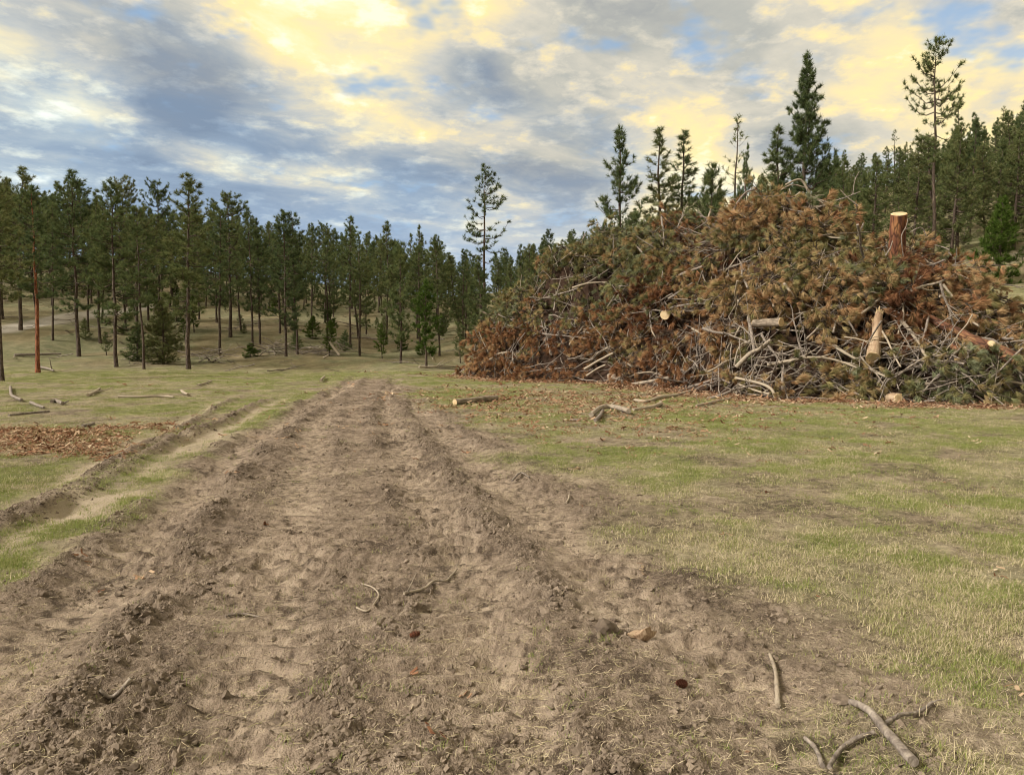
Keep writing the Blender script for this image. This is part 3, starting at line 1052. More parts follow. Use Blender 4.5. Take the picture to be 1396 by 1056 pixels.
def number_labels(rows):
    """rows of (column, object, thing phrase, place phrase): look-alikes are told apart by their order from the left"""
    by = {}
    for px, o, what, where in rows:
        by.setdefault((what, where), []).append((px, o))
    for (what, where), lst in by.items():
        lst.sort(key=lambda q: q[0])
        for i, (px, o) in enumerate(lst):
            o['label'] = f'{what} {where}' if len(lst) == 1 else f'{ORD[min(i, 29)]} {what} from the left {where}'


ANCHOR = [(40, 'left of the red-trunked pine'), (105, 'just behind the red-trunked pine'), (150, 'behind the dark-trunked pine'), (200, 'behind the bushy fir'), (255, 'left behind the tallest pointed pine'),
          (330, 'right behind the tallest pointed pine'), (390, 'behind the green shrub'), (440, 'behind the brush heap'), (500, 'above the leaning pole'), (560, 'left behind the pale sapling'),
          (620, 'right behind the pale sapling'), (665, 'left of the lone open-crowned pine'), (730, 'right of the lone open-crowned pine'), (830, 'over the left shoulder of the pile'),
          (960, 'behind the conical row over the pile'), (1070, 'left of the biggest conical pine'), (1150, 'right of the biggest conical pine'), (1200, 'over the right of the crest'),
          (1260, 'left of the bare-trunked pine'), (1320, 'right of the bare-trunked pine'), (1360, 'above the bright green young pine'), (9999, 'by the right picture edge')]
number_labels([(px, o, ('tall' if h > 10 else 'middling' if h > 7.5 else 'short' if h > 3.3 else 'sapling-sized') + (' dark conifer' if 'conifer' in g else ' pine'),
                ('downslope ' if d < 74 else 'midslope ' if d < 94 else 'upslope ') + next(a for lim, a in ANCHOR if px < lim)) for px, d, h, g, o in FILL])


def wood_mass(name, label, spots, kinds):
    """trees past the countable ones, as one mass"""
    srcs = []
    for k in kinds:
        srcs += [TREES[k][2], TREES[k][0]]
    pts, rot, scl, idx, tn = [], [], [], [], []
    for x, d, h in spots:
        k = random.randrange(len(kinds))
        q = h / TREES[kinds[k]][3]
        w = q ** 0.75 * random.uniform(0.85, 1.15)
        r = (random.gauss(0, 0.03), random.gauss(0, 0.03), random.uniform(0, 6.28))
        for part in (0, 1):
            pts.append((x, d, float(height(x, d)))); rot.append(r); scl.append((w, w, q)); idx.append(2 * k + part); tn.append(0.5)
    scatter(name, pts, rot, scl, idx, tn, srcs, kind='stuff', label=label)


def free_spots(n, pxr, dr, hr, mind, under_sky=True):
    out = []
    for _ in range(n * 40):
        if len(out) >= n:
            break
        px, d = random.uniform(*pxr), random.uniform(*dr)
        x = (px - CX) / F * d
        if any((x - a) ** 2 + (d - b) ** 2 < mind * mind for a, b in TAKEN) or seg_dist(np.array([x]), np.array([d]), HILL_ROAD)[0] < 2.2:
            continue
        h = random.uniform(*hr)
        if under_sky:
            h = min(h, EYE + (HY - np.interp(px, SKY_PX, SKY_Y) - random.uniform(2, 30)) / F * d - float(height(x, d)))
            if h < 3:
                continue
        TAKEN.append((x, d))
        out.append((x, d, h))
    return out


wood_mass('far_wood', 'deep mass of pines behind the countable ones on the slopes',
          free_spots(85, (-70, 640), (82, 124), (8, 13), 2.2) + free_spots(85, (640, 1450), (74, 128), (7, 12), 2.2)
          + free_spots(70, (-520, -70), (56, 124), (8, 13), 2.6, False) + free_spots(90, (1450, 2000), (50, 124), (7, 12), 2.6, False), ['tall0', 'tall1', 'tall2', 'cone1', 'cone3'])
wood_mass('undergrowth', 'low young pines and brush growing between the trunks on the slopes',
          free_spots(46, (60, 640), (52, 92), (0.6, 2.0), 1.0, False) + free_spots(26, (1180, 1450), (46, 80), (0.6, 1.8), 1.0, False), ['sapling0', 'sapling1', 'fir', 'bush'])


# ------------------------------------------------------------------ pine boughs for the pile
def bough_mesh(seed, L, nside, per, droop):
    rng = np.random.default_rng(seed)
    st, ne = MB(), MB()
    k = 6
    tt = np.linspace(0, 1, k)
    p = np.column_stack([tt * L, 0.10 * L * np.sin(tt * 2.2 + rng.uniform(0, 3)), 0.22 * L * tt - (0.30 * L) * tt ** 2])
    p -= p[0]
    tube(st, p, np.linspace(0.022, 0.007, k), 5, 0, 0.5, True, 0.05, rng)
    org, axs = [p[-1]], [unit(p[-1] - p[-2])]
    for q in range(nside):
        t = rng.uniform(0.22, 0.97)
        b = np.array([np.interp(t, tt, p[:, i]) for i in range(3)])
        az = rng.choice([-1, 1]) * rng.uniform(0.4, 1.2)
        d = unit([math.cos(az), math.sin(az), rng.uniform(-0.3, 0.55)])
        l2 = rng.uniform(0.22, 0.62) * (1.15 - 0.5 * t) * L / 1.6
        m = b + d * l2 * 0.5 + rng.normal(size=3) * 0.03
        e = b + d * l2 + np.array([0, 0, -0.10 * l2])
        tube(st, [b, m, e], [0.012, 0.009, 0.006], 4, 0, 0.5, False, 0, rng)
        org.append(e); axs.append(unit(e - m))
        for w in range(rng.integers(0, 3)):
            f = rng.uniform(0.3, 0.95)
            b2 = b + (e - b) * f
            d2 = unit(d + rng.normal(size=3) * 0.6)
            e2 = b2 + d2 * rng.uniform(0.10, 0.24)
            tube(st, [b2, e2], [0.008, 0.005], 3, 0, 0.5, False, 0, rng)
            org.append(e2); axs.append(d2)
    needles(ne, org, axs, per, 0.235, 0.016, 0.05, 0.72, droop, 0.09, 0, rng)
    return st, ne


BOUGHS, BOUGH_SRC = [], []
for i in range(7):
    st, ne = bough_mesh(300 + i, (1.5, 1.8, 1.3, 2.0, 1.6, 1.2, 1.7)[i], (6, 7, 5, 8, 6, 5, 7)[i], 56, (0.5, 0.35, 0.7, 0.45, 0.25, 0.6, 0.4)[i])
    BOUGHS.append((st.mesh('stem', [M['twig']]), ne.mesh('needle_tufts', [M['slash']], False)))
    jn = MB()
    for a in st.f:
        pass
    jn.v, jn.n = st.v + ne.v, st.n + ne.n
    jn.f = list(st.f) + [(f + st.n, 1) for f, _ in ne.f]
    BOUGH_SRC.append(jn.mesh('bough_piece', [M['twig'], M['slash']], False))


def pile_tint(px, py, rng):
    """needle colour by place on the pile, as the photo shows it"""
    cl = fbm(np.array([px]), np.array([py * 1.5]), 75, 3, 301)[0]
    t = 0.37 + (cl - 0.5) * 1.35 + rng.normal() * 0.08
    if rng.random() < 0.18:
        t = rng.normal(0.56, 0.08)
    # green-grey upper left shoulder
    up = np.interp(px, [640, 700, 780, 860, 930, 980], [0.4, 0.75, 0.95, 0.95, 0.6, 0.2])
    line = np.interp(px, [620, 700, 780, 860, 940], [480, 465, 435, 415, 360])
    if py < line + rng.normal() * 16 and rng.random() < up:
        t = rng.normal(0.82, 0.10)
    # olive middle (around 950,330) and lower right green boughs
    if 930 < px < 1010 and 320 < py < 370 and rng.random() < 0.55:
        t = rng.normal(0.70, 0.08)
    if px > 1060 and py > 470 and rng.random() < 0.66:
        t = rng.normal(0.76, 0.10)
    if px > 1220 and py > 490 and rng.random() < 0.8:
        t = rng.normal(0.84, 0.08)
    if 1100 < px < 1220 and 340 < py < 400 and rng.random() < 0.4:
        t = rng.normal(0.72, 0.1)
    if 985 < px < 1150 and 250 < py < 320 and rng.random() < 0.7:
        t = rng.normal(0.46, 0.08)
    if px < 880 and py > 440:
        t = min(t, rng.normal(0.27, 0.08)) if rng.random() < 0.75 else t
    if 1000 < px < 1180 and py > 505:
        t = rng.normal(0.58, 0.10)
    return float(np.clip(t, 0.02, 0.98))


def surf_frame(s, t):
    e = 0.004
    q = pile_surf(np.array([s, min(s + e, 1), max(s - e, 0), s, s]), np.array([t, t, t, t + 0.01, t - 0.01]))
    p, a, b = q[0], q[1] - q[2], q[3] - q[4]
    n = unit(np.cross(a, b))
    if n[2] < 0:
        n = -n
    return p, n


def dir_rot(d, rng):
    """euler whose local +X runs along d with random roll mostly upright"""
    import mathutils
    d = unit(d)
    q = mathutils.Vector(d).to_track_quat('X', 'Z')
    r = mathutils.Quaternion((1, 0, 0), rng.normal() * 0.7)
    return np.array((q @ r).to_euler())


def zone(px, py):
    hz = 'left tail' if px < 740 else 'left shoulder' if px < 880 else 'middle' if px < 1040 else 'right half' if px < 1200 else 'right end'
    base = np.interp(px, [600, 800, 960, 1050, 1230, 1396], [512, 520, 535, 545, 553, 550])
    topy = np.interp(px, [600, 700, 800, 900, 1050, 1150, 1200, 1396], [505, 390, 315, 280, 250, 285, 345, 385])
    f = (base - py) / max(base - topy, 1)
    vt = 'foot' if f < 0.18 else 'lower face' if f < 0.45 else 'upper face' if f < 0.78 else 'crest'
    return vt, hz


def hue_word(t):
    return 'dark red-brown' if t < 0.2 else 'rust-brown' if t < 0.38 else 'tan' if t < 0.6 else 'olive' if t < 0.78 else 'grey-green'


rngp = np.random.default_rng(77)


def rand_st(rng):
    while True:
        s, t = rng.uniform(0.01, 0.99), rng.uniform(0.0, 1.22)
        p = catmull(RIDGE, np.array([s]))[0]
        if rng.random() < (p[2] + 1.5) / 9.0:
            return s, t


KEEP = [(1218, 310, 22, 32), (1193, 455, 16, 32), (906, 429, 14, 14), (1228, 382, 12, 10), (1345, 472, 46, 16), (1290, 450, 40, 14), (1046, 440, 22, 10), (1108, 287, 36, 10)]


def bough_pose(rng, lift):
    while True:
        s, t = rand_st(rng)
        p, n = surf_frame(s, t)
        qx, qy = to_px(p)
        # hollows where the shade-coloured heart of the heap shows, and room round the big logs
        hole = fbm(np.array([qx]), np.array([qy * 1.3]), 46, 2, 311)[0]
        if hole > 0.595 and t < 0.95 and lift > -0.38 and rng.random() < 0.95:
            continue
        if any(((qx - a) / c_) ** 2 + ((qy - b_) / d_) ** 2 < 1 for a, b_, c_, d_ in KEEP) and lift > -0.3:
            continue
        break
    down = unit(np.array([n[0], n[1], 0]) + 1e-6)
    side = unit(np.cross(n, [0, 0, 1]))
    d = unit(n * rng.uniform(0.15, 0.6) + side * rng.normal() * 0.9 + (down * 0.55 - np.array([0, 0, 0.55])) * rng.normal(0.55, 0.6))
    b = p - d * rng.uniform(0.35, 0.9) + n * lift
    c = b + d * 0.9
    px, py = to_px(c)
    b[2] = max(b[2], float(height(b[0], b[1])) + 0.05)
    return b, d, px, py


# packed heap under the loose boughs, inner shade put into its colour
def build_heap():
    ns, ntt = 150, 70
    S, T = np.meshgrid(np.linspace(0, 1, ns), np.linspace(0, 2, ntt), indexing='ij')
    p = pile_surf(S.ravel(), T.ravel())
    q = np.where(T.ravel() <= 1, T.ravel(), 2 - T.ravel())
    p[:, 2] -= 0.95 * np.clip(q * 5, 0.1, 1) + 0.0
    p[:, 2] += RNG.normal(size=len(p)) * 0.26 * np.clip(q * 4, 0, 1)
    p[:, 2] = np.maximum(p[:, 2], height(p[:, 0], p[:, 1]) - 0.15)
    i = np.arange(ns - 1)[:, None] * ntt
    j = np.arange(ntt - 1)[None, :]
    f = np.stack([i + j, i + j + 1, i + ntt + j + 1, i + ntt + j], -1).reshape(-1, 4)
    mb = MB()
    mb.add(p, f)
    link('shaded_slash_core', mb.mesh('shaded_slash_core', [M['core']], False), None, kind='stuff', label='packed heart of the slash pile, coloured near-black for the shade between the boughs')


build_heap()


def build_boughs():
    pts, rot, scl, idx, tint = [], [], [], [], []
    for i in range(1750):
        b, d, px, py = bough_pose(rngp, rngp.uniform(-0.55, 0.15))
        pts.append(b); rot.append(dir_rot(d, rngp))
        scl.append(np.full(3, rngp.uniform(0.75, 1.15))); idx.append(rngp.integers(0, 7))
        tint.append(pile_tint(px, py, rngp))
    scatter('slash_boughs', pts, rot, scl, idx, tint, BOUGH_SRC, kind='stuff', label='tangled mass of dead pine boughs in the slash pile')
    made, rows = 0, []
    while made < 290:
        b, d, px, py = bough_pose(rngp, rngp.uniform(0.0, 0.18))
        if px > 1430:
            continue
        t = pile_tint(px, py, rngp)
        vt, hz = zone(px, py)
        st, ne = BOUGHS[rngp.integers(0, 7)]
        e = empty('pine_bough', b, dir_rot(d, rngp), rngp.uniform(0.8, 1.2), category='bough', group='loose pine boughs on the slash pile')
        rows.append((px, e, f'{hue_word(t)} pine bough', f'on the pile {vt}, {hz}'))
        link('stem', st, e)
        n_ = link('needle_tufts', ne, e, kind='stuff')
        n_['tint'] = t
        made += 1
    number_labels(rows)


build_boughs()


# ------------------------------------------------------------------ loose branches and logs
def branch_mesh(seed, L, r, forks, bendy=0.05):
    rng = np.random.default_rng(seed)
    mb = MB()
    k = 8
    tt = np.linspace(0, 1, k)
    p = np.column_stack([tt * L - L / 2, np.cumsum(rng.normal(size=k)) * bendy * L * 0.28, np.cumsum(rng.normal(size=k)) * bendy * L * 0.22])
    p[:, 1:] -= p[:, 1:].mean(0)
    tube(mb, p, np.linspace(r, r * 0.35, k), 6, 0, 0.5, True, 0.08, rng)
    for f in range(forks):
        t = rng.uniform(0.2, 0.92)
        b = np.array([np.interp(t, tt, p[:, i]) for i in range(3)])
        az = rng.choice([-1, 1]) * rng.uniform(0.4, 1.1)
        d = unit([math.cos(az), math.sin(az), rng.normal() * 0.4])
        l2 = L * rng.uniform(0.12, 0.36) * (1.2 - t)
        q = np.array([b, b + d * l2 * 0.5 + rng.normal(size=3) * 0.06 * l2, b + d * l2 + rng.normal(size=3) * 0.18 * l2])
        tube(mb, q, [r * 0.5, r * 0.36, r * 0.18], 5, 0, 0.5, True, 0.05, rng)
    return mb.mesh('dead_branch', [M['stick']])


BR = [branch_mesh(400 + i, *a) for i, a in enumerate(((2.6, 0.035, 5), (3.2, 0.045, 4), (1.8, 0.025, 4), (2.2, 0.03, 3), (1.4, 0.022, 2), (3.0, 0.03, 6), (1.1, 0.03, 1), (2.0, 0.022, 5)))]


def build_pile_branches():
    rng = np.random.default_rng(88)
    pts, rot, scl, idx, tint = [], [], [], [], []
    made, rows = 0, []
    for i in range(820):
        s, t = rand_st(rng)
        if rng.random() < 0.35:
            t = rng.uniform(0.0, 0.28)
        p, n = surf_frame(s, t)
        side = unit(np.cross(n, [0, 0, 1]))
        along = unit(np.cross(side, n))
        d = unit(side * rng.normal() + along * rng.normal() * 0.75 + n * rng.normal() * 0.22)
        lift = rng.uniform(-0.15, 0.35) if i > 235 else rng.uniform(0.15, 0.5)
        c = p + n * lift
        px, py = to_px(c)
        k = int(rng.integers(0, 8))
        sc = rng.uniform(0.6, 1.1)
        tn = float(np.clip(rng.normal(0.12, 0.28), 0, 1))
        if px > 1420 or py > 640:
            continue
        c[2] = max(c[2], float(height(c[0], c[1])) + 0.06)
        R = dir_rot(d, rng)
        if i <= 235 and t < 1.02:
            vt, hz = zone(px, py)
            word = 'pale bleached' if tn > 0.5 else 'weathered grey' if tn > 0.15 else 'dark grey-brown'
            o = link('dead_branch', BR[k], None, category='branch', group='dead branches on the slash pile', tint=tn)
            o.location, o.rotation_euler, o.scale = c, R, (sc,) * 3
            rows.append((px, o, f'{word} dead branch', f'on the pile {vt}, {hz}'))
            made += 1
        else:
            pts.append(c); rot.append(R); scl.append(np.full(3, sc)); idx.append(k); tint.append(tn)
    number_labels(rows)
    scatter('slash_branches', pts, rot, scl, idx, tint, BR, kind='stuff', label='mesh of broken dead branches woven through the slash pile')


build_pile_branches()


def smooth_path(pts, n):
    pts = np.asarray(pts, float)
    return catmull(pts, np.linspace(0, 1, n))


def stick(label, pts, r0, r1, tint=0.3, forks=0, name='fallen_branch', mat='stick', group=None, seed=0, cat='branch', sides=7, lump=0.08):
    rng = np.random.default_rng(500 + seed)
    p = smooth_path(pts, max(6, 4 * len(pts)))
    o = p[0].copy()
    mb = MB()
    L = np.linalg.norm(p[-1] - p[0])
    tube(mb, p - o, np.linspace(r0, r1, len(p)), sides, 0, 0.5, True, lump, rng)
    for f in range(forks):
        i = rng.integers(1, len(p) - 1)
        ax = unit(p[min(i + 1, len(p) - 1)] - p[i - 1])
        d = unit(ax + rng.normal(size=3) * 0.7)
        l2 = L * rng.uniform(0.12, 0.3)
        b = p[i] - o
        r = np.interp(i, [0, len(p)], [r0, r1]) * 0.5
        tube(mb, [b, b + d * l2 * 0.5, b + d * l2 + rng.normal(size=3) * 0.1 * l2], [r, r * 0.8, r * 0.4], 5, 0, 0.5, True, 0.05, rng)
    ob = link(name, mb.mesh(name, [M[mat]]), None, label=label, category=cat, group=group, tint=tint)
    ob.location = o
    return ob


def pull(p, k):
    """move a point k metres towards the open side of the pile"""
    c = np.array([0, 0, EYE])
    return p + unit(c - p) * k


RPX = [to_px(q)[0] for q in RIDGE]


def phit(px, py):
    p = hit(px, py)
    dm = float(np.interp(px, RPX, RIDGE[:, 1]))
    return at(px, py, dm) if p[1] > dm + 0.4 else p


def pstick(label, pixels, r0, r1, tint=0.3, forks=0, off=0.22, **kw):
    return stick(label, [pull(phit(a, b), off) for a, b in pixels], r0, r1, tint, forks, **kw)


def cut_log(label, p0, p1, r0, r1, bark='logbark', name='cut_log', lump=0.03, ends=(True, True), sides=18, jag=0.0, seed=0, cat='log'):
    rng = np.random.default_rng(700 + seed)
    p0, p1 = np.asarray(p0, float), np.asarray(p1, float)
    L = np.linalg.norm(p1 - p0)
    n = max(6, int(L / 0.15))
    tt = np.linspace(0, 1, n)
    ax = unit(p1 - p0)
    import mathutils
    e = empty(name, p0, mathutils.Vector(ax).to_track_quat('Z', 'Y').to_euler(), label=label, category=cat)
    pts = np.column_stack([np.cumsum(rng.normal(size=n)) * 0.008 * L * 0.5, np.cumsum(rng.normal(size=n)) * 0.008 * L * 0.5, tt * L])
    pts[:, :2] -= pts[0, :2]
    mb = MB()
    V = tube(mb, pts, np.linspace(r0, r1, n), sides, 0, 0.5, False, lump, rng)
    if jag:
        V = V.copy()
    link('bark', mb.mesh('bark', [M[bark]]), e)
    for k, (ring, c, sg) in enumerate(((V[0], pts[0], -1), (V[-1], pts[-1], 1))):
        m2 = MB()
        inner = c + (ring - c) * 0.94
        mid = c + (ring - c) * 0.5
        off = np.array([0, 0, sg * 0.012])
        j = np.arange(sides)
        j2 = (j + 1) % sides
        h_ = np.zeros((sides, 3))
        if jag and k == 1:
            h_[:, 2] = np.abs(rng.normal(size=sides)) * jag
        vv = np.vstack([ring, inner + off + h_, mid + off + h_[::-1] * 0.6, (c + off + h_.mean(0))[None]])
        m2.add(vv, np.concatenate([np.stack([j, j2, sides + j2, sides + j], -1), np.stack([sides + j, sides + j2, 2 * sides + j2, 2 * sides + j], -1)]))
        m2.add(vv, np.stack([2 * sides + j, 2 * sides + j2, np.full(sides, 3 * sides)], -1))
        link('cut_face', m2.mesh('cut_face', [M['cut']], False), e)
    return e


def on_ground(px, py, up=0.0):
    p = hit(px, py, False)
    p[2] = float(gz(p[0], p[1])[0]) + up
    return p


def build_logs():
    # logs and butts of the pile
    b = at(1218, 350, 25.42)
    tp = at(1219, 294, 25.0)
    cut_log('thick red-brown butt log standing upright on the pile with pale sawn top', b + (b - tp) * 0.35, tp, 0.27, 0.25, 'buttbark', lump=0.015, seed=1)
    stick('thin branch curling up the side of the upright butt log', [at(1228, 352, 24.7), at(1224, 325, 24.6), at(1230, 310, 24.6), at(1232, 300, 24.7)], 0.022, 0.010, 0.3, 1, seed=2)
    stick('short thin branch at the left foot of the upright butt log', [at(1203, 350, 24.6), at(1209, 340, 24.6), at(1212, 330, 24.7)], 0.03, 0.014, 0.4, 0, seed=3)
    p0, p1 = pull(phit(1189, 486), 0.5), pull(phit(1197, 428), 0.6)
    cut_log('pale peeled stump-like log leaning upright in the lower right of the pile', p0, p1, 0.19, 0.10, 'peeled', lump=0.10, jag=0.16, seed=2)
    cut_log('long red-brown log with a sawn knot slanting down the right end of the pile', pull(phit(1262, 432), 0.45), pull(phit(1384, 489), 0.75), 0.10, 0.20, 'logbark', seed=3, lump=0.04)
    k = pull(phit(1348, 473), 0.85)
    cut_log('short sawn knot stub on the long slanting log', k, k + np.array([-0.05, -0.16, 0.10]), 0.11, 0.10, 'logbark', seed=4)
    c = pull(phit(906, 429), 0.8)
    cut_log('log end facing forward with a bright round sawn face, middle of the pile', c + np.array([0.5, 1.6, -0.1]), c, 0.17, 0.185, 'logbark', seed=5)
    c = pull(phit(1228, 382), 0.7)
    cut_log('small log end with a pale round face below the upright butt log', c + np.array([-0.2, 1.2, 0.1]), c, 0.10, 0.10, 'logbark', seed=6)
    cut_log('short tan log lying level at mid height in the right half of the pile', pull(phit(1027, 441), 0.55), pull(phit(1064, 439), 0.75), 0.12, 0.14, 'greylog', seed=7)
    cut_log('dark log lying level along the top of the pile', at(1078, 291, 28.6), at(1137, 293, 28.2), 0.13, 0.17, 'logbark', seed=8, lump=0.05)
    cut_log('thinner bleached log lying on the dark log at the pile top', at(1082, 287, 28.1), at(1128, 284, 28.0), 0.06, 0.08, 'greylog', seed=9)
    cut_log('stubby pale log end at the foot of the pile, left of middle', pull(phit(833, 514), 0.3), pull(phit(856, 519), 0.55), 0.19, 0.20, 'greylog', seed=10, lump=0.06)
    cut_log('short round log with sawn orange end at the foot of the pile, right end', pull(phit(1214, 543), 0.2), pull(phit(1226, 543), 0.45), 0.14, 0.14, 'peeled', seed=11, lump=0.07)
    cut_log('dark log end jutting out below the long slanting log', pull(phit(1300, 472), 0.1), pull(phit(1312, 484), 0.4), 0.13, 0.13, 'logbark', seed=12)
    # long sticks on the pile
    L = [
        ('long pale forked branch slanting down beside the leaning peeled log', [(1226, 436), (1245, 458), (1262, 485), (1278, 496)], 0.06, 0.03, 0.55, 3),
        ('curved white branch rising to a cut tip left of the long slanting log', [(1262, 481), (1285, 486), (1302, 481), (1316, 474)], 0.04, 0.045, 0.95, 0),
        ('thin pale branch crossing the front of the leaning peeled log', [(1195, 443), (1208, 462), (1219, 485), (1228, 500)], 0.035, 0.02, 0.6, 1),
        ('long pale branch arching over the lower right face of the pile', [(1046, 497), (1075, 492), (1105, 487), (1140, 491), (1178, 505)], 0.055, 0.03, 0.7, 3),
        ('pinkish crooked branch with a knobbed top, lower middle of the pile', [(1004, 500), (1022, 482), (1034, 476), (1050, 463)], 0.08, 0.05, 0.55, 1),
        ('dark upright branch behind the pinkish crooked one', [(1028, 478), (1024, 455), (1019, 432)], 0.05, 0.06, 0.1, 1),
        ('thin pale hooked branch left of the pinkish crooked one', [(1001, 498), (1005, 478), (1012, 468), (1023, 465)], 0.03, 0.018, 0.5, 0),
        ('white forked branch lying at the foot of the pile, lower middle', [(1003, 515), (1035, 522), (1052, 530), (1058, 543)], 0.045, 0.05, 0.95, 3),
        ('second white branch under the forked white one at the pile foot', [(1006, 523), (1030, 532), (1050, 537)], 0.03, 0.03, 0.9, 2),
        ('grey branch crossing diagonally below the round sawn face', [(943, 448), (960, 457), (974, 464)], 0.045, 0.03, 0.75, 1),
        ('long thin grey branch level right of the round sawn face', [(912, 420), (945, 414), (975, 416), (1000, 413)], 0.045, 0.02, 0.25, 3),
        ('dark slanting branch above the round sawn face', [(910, 408), (928, 396), (943, 386)], 0.055, 0.03, 0.3, 1),
        ('dark thick branch end in the shade of the olive boughs', [(922, 377), (940, 370), (956, 364)], 0.07, 0.04, 0.15, 0),
        ('grey branch poking from the rust boughs below the left green shoulder', [(780, 393), (800, 387), (826, 385)], 0.06, 0.03, 0.55, 1),
        ('long dark branch lying along the left shoulder of the pile', [(725, 412), (752, 404), (790, 392), (835, 364)], 0.06, 0.03, 0.1, 4),
        ('forked white splinter branch in the left face of the pile', [(776, 470), (784, 458), (793, 448)], 0.04, 0.025, 0.85, 2),
        ('pale split pole, uppermost of the bundle at the lower left face', [(812, 484), (828, 474), (843, 468)], 0.06, 0.04, 0.85, 0),
        ('pale split pole, middle of the bundle at the lower left face', [(797, 503), (815, 492), (838, 480)], 0.06, 0.05, 0.7, 0),
        ('pale split pole, lowest of the bundle at the lower left face', [(800, 512), (815, 502), (826, 497)], 0.05, 0.04, 0.75, 0),
        ('white broken slat standing out at the foot of the pile, left of middle', [(852, 493), (858, 497), (864, 500)], 0.06, 0.05, 1.0, 0),
        ('long pale branch on the needles along the pile foot', [(858, 525), (885, 520), (914, 514)], 0.075, 0.06, 0.5, 1),
        ('crooked bleached branch at the pile foot above the pale branch', [(858, 514), (870, 509), (888, 507), (905, 513)], 0.04, 0.02, 0.6, 2),
        ('branch with twisted twigs at the pile foot, middle', [(940, 528), (960, 522), (978, 516), (996, 522)], 0.06, 0.03, 0.3, 4),
        ('white broken stub sticking up near the crest, middle of the pile', [(962, 302), (964, 294), (966, 287)], 0.05, 0.02, 1.0, 1),
        ('dark bowed branch near the crest, middle of the pile', [(952, 297), (962, 303), (930, 323)], 0.04, 0.02, 0.2, 2),
        ('grey branch angled across the upper right face', [(1133, 349), (1144, 341), (1150, 325), (1160, 322)], 0.045, 0.025, 0.6, 1),
        ('thin long grey branch on the dark upper right face', [(1080, 333), (1105, 325), (1130, 321), (1180, 318)], 0.04, 0.02, 0.4, 2),
        ('grey-green branch sloping down the upper right face', [(1085, 347), (1110, 352), (1140, 366), (1172, 384)], 0.05, 0.03, 0.3, 2),
        ('pale branch at the right below the small log end', [(1166, 380), (1184, 384), (1205, 390)], 0.055, 0.04, 0.7, 0),
        ('white branch stub in the rust boughs under the crest', [(1067, 387), (1074, 396), (1080, 404)], 0.05, 0.03, 0.95, 0),
        ('thin red-brown branch slanting left of the leaning peeled log', [(1141, 417), (1155, 437), (1168, 458)], 0.05, 0.025, 0.15, 1),
        ('pale bent branch pointing at the top of the leaning peeled log', [(1160, 436), (1180, 422), (1197, 407)], 0.05, 0.035, 0.75, 0),
        ('white split stick pair leftmost below the leaning peeled log', [(1135, 470), (1150, 480), (1166, 489)], 0.05, 0.04, 0.95, 1),
        ('long grey branch level above the right end boughs', [(1240, 396), (1258, 390), (1275, 386), (1295, 378)], 0.05, 0.03, 0.45, 2),
        ('bleached arching branch at the right end of the pile', [(1312, 370), (1326, 375), (1334, 386), (1341, 399)], 0.05, 0.045, 0.7, 2),
        ('white blade-like splinter pointing up on the right end', [(1282, 388), (1290, 398), (1298, 407)], 0.045, 0.03, 1.0, 0),
        ('long pale stick lying under the white splinter', [(1278, 404), (1300, 406), (1320, 403), (1350, 412)], 0.045, 0.03, 0.6, 2),
        ('grey branch bowed above the long slanting log', [(1292, 434), (1312, 433), (1332, 444)], 0.045, 0.03, 0.55, 2),
        ('dark forked branch right of the sawn knot', [(1334, 462), (1352, 464), (1374, 478), (1390, 470)], 0.06, 0.035, 0.2, 3),
        ('pale arched stick among green boughs at the right pile foot', [(1356, 526), (1374, 520), (1394, 523)], 0.04, 0.03, 0.7, 1),
        ('pale stick lying among the olive boughs, right foot of the pile', [(1184, 502), (1196, 508), (1208, 513)], 0.05, 0.03, 0.8, 2),
        ('pale branch thrown on the left tail of the pile', [(655, 424), (664, 428), (672, 430)], 0.06, 0.04, 0.7, 0),
        ('pale broken branch at the lower left tail of the pile', [(657, 476), (666, 473), (675, 470)], 0.09, 0.06, 0.8, 0),
        ('curved pale branch on the left tail foot', [(668, 490), (680, 482), (694, 480)], 0.06, 0.04, 0.6, 1),
    ]
    for i, (lab, pix, r0, r1, tn, fk) in enumerate(L):
        pstick(lab, pix, r0, r1, tn, fk, name='dead_branch', seed=20 + i, off=0.55)
    # antlers on the crest, standing against the sky and trees
    A = [
        ('long grey antler-like branch arching over the crest of the pile', [(1066, 255), (1085, 248), (1096, 262), (1102, 272), (1120, 278), (1142, 287)], 28.2, 0.035, 0.05, 0.6, 3),
        ('second thin grey branch arching left over the crest', [(1060, 262), (1075, 255), (1092, 259)], 28.4, 0.02, 0.03, 0.5, 2),
        ('pale crooked stub branch rising at the crest', [(1060, 268), (1072, 277), (1077, 290)], 28.0, 0.05, 0.06, 0.6, 1),
        ('white curved twig rising at the crest beside the crooked stub', [(1086, 265), (1079, 272), (1077, 287)], 27.9, 0.03, 0.04, 1.0, 0),
        ('dark bowed branch curving up left of the crest', [(1025, 261), (1012, 266), (1000, 282), (992, 302)], 29.0, 0.03, 0.05, 0.1, 0),
        ('thin grey branch pointing up right of the crest', [(1140, 262), (1150, 272), (1164, 283)], 27.6, 0.015, 0.03, 0.5, 1),
        ('fine upright grey twig right of the crest', [(1165, 237), (1159, 250), (1157, 268)], 27.8, 0.01, 0.018, 0.4, 1),
        ('grey branch lying flat right of the upright butt log', [(1232, 347), (1248, 343), (1262, 338)], 25.4, 0.05, 0.04, 0.35, 1),
        ('grey bough-less branch behind the upright butt log', [(1236, 318), (1250, 312), (1257, 322)], 26.5, 0.025, 0.015, 0.2, 2),
    ]
    for i, (lab, pix, d, r0, r1, tn, fk) in enumerate(A):
        stick(lab, [at(a, b_, d) for a, b_ in pix], r0, r1, tn, fk, name='dead_branch', seed=80 + i)
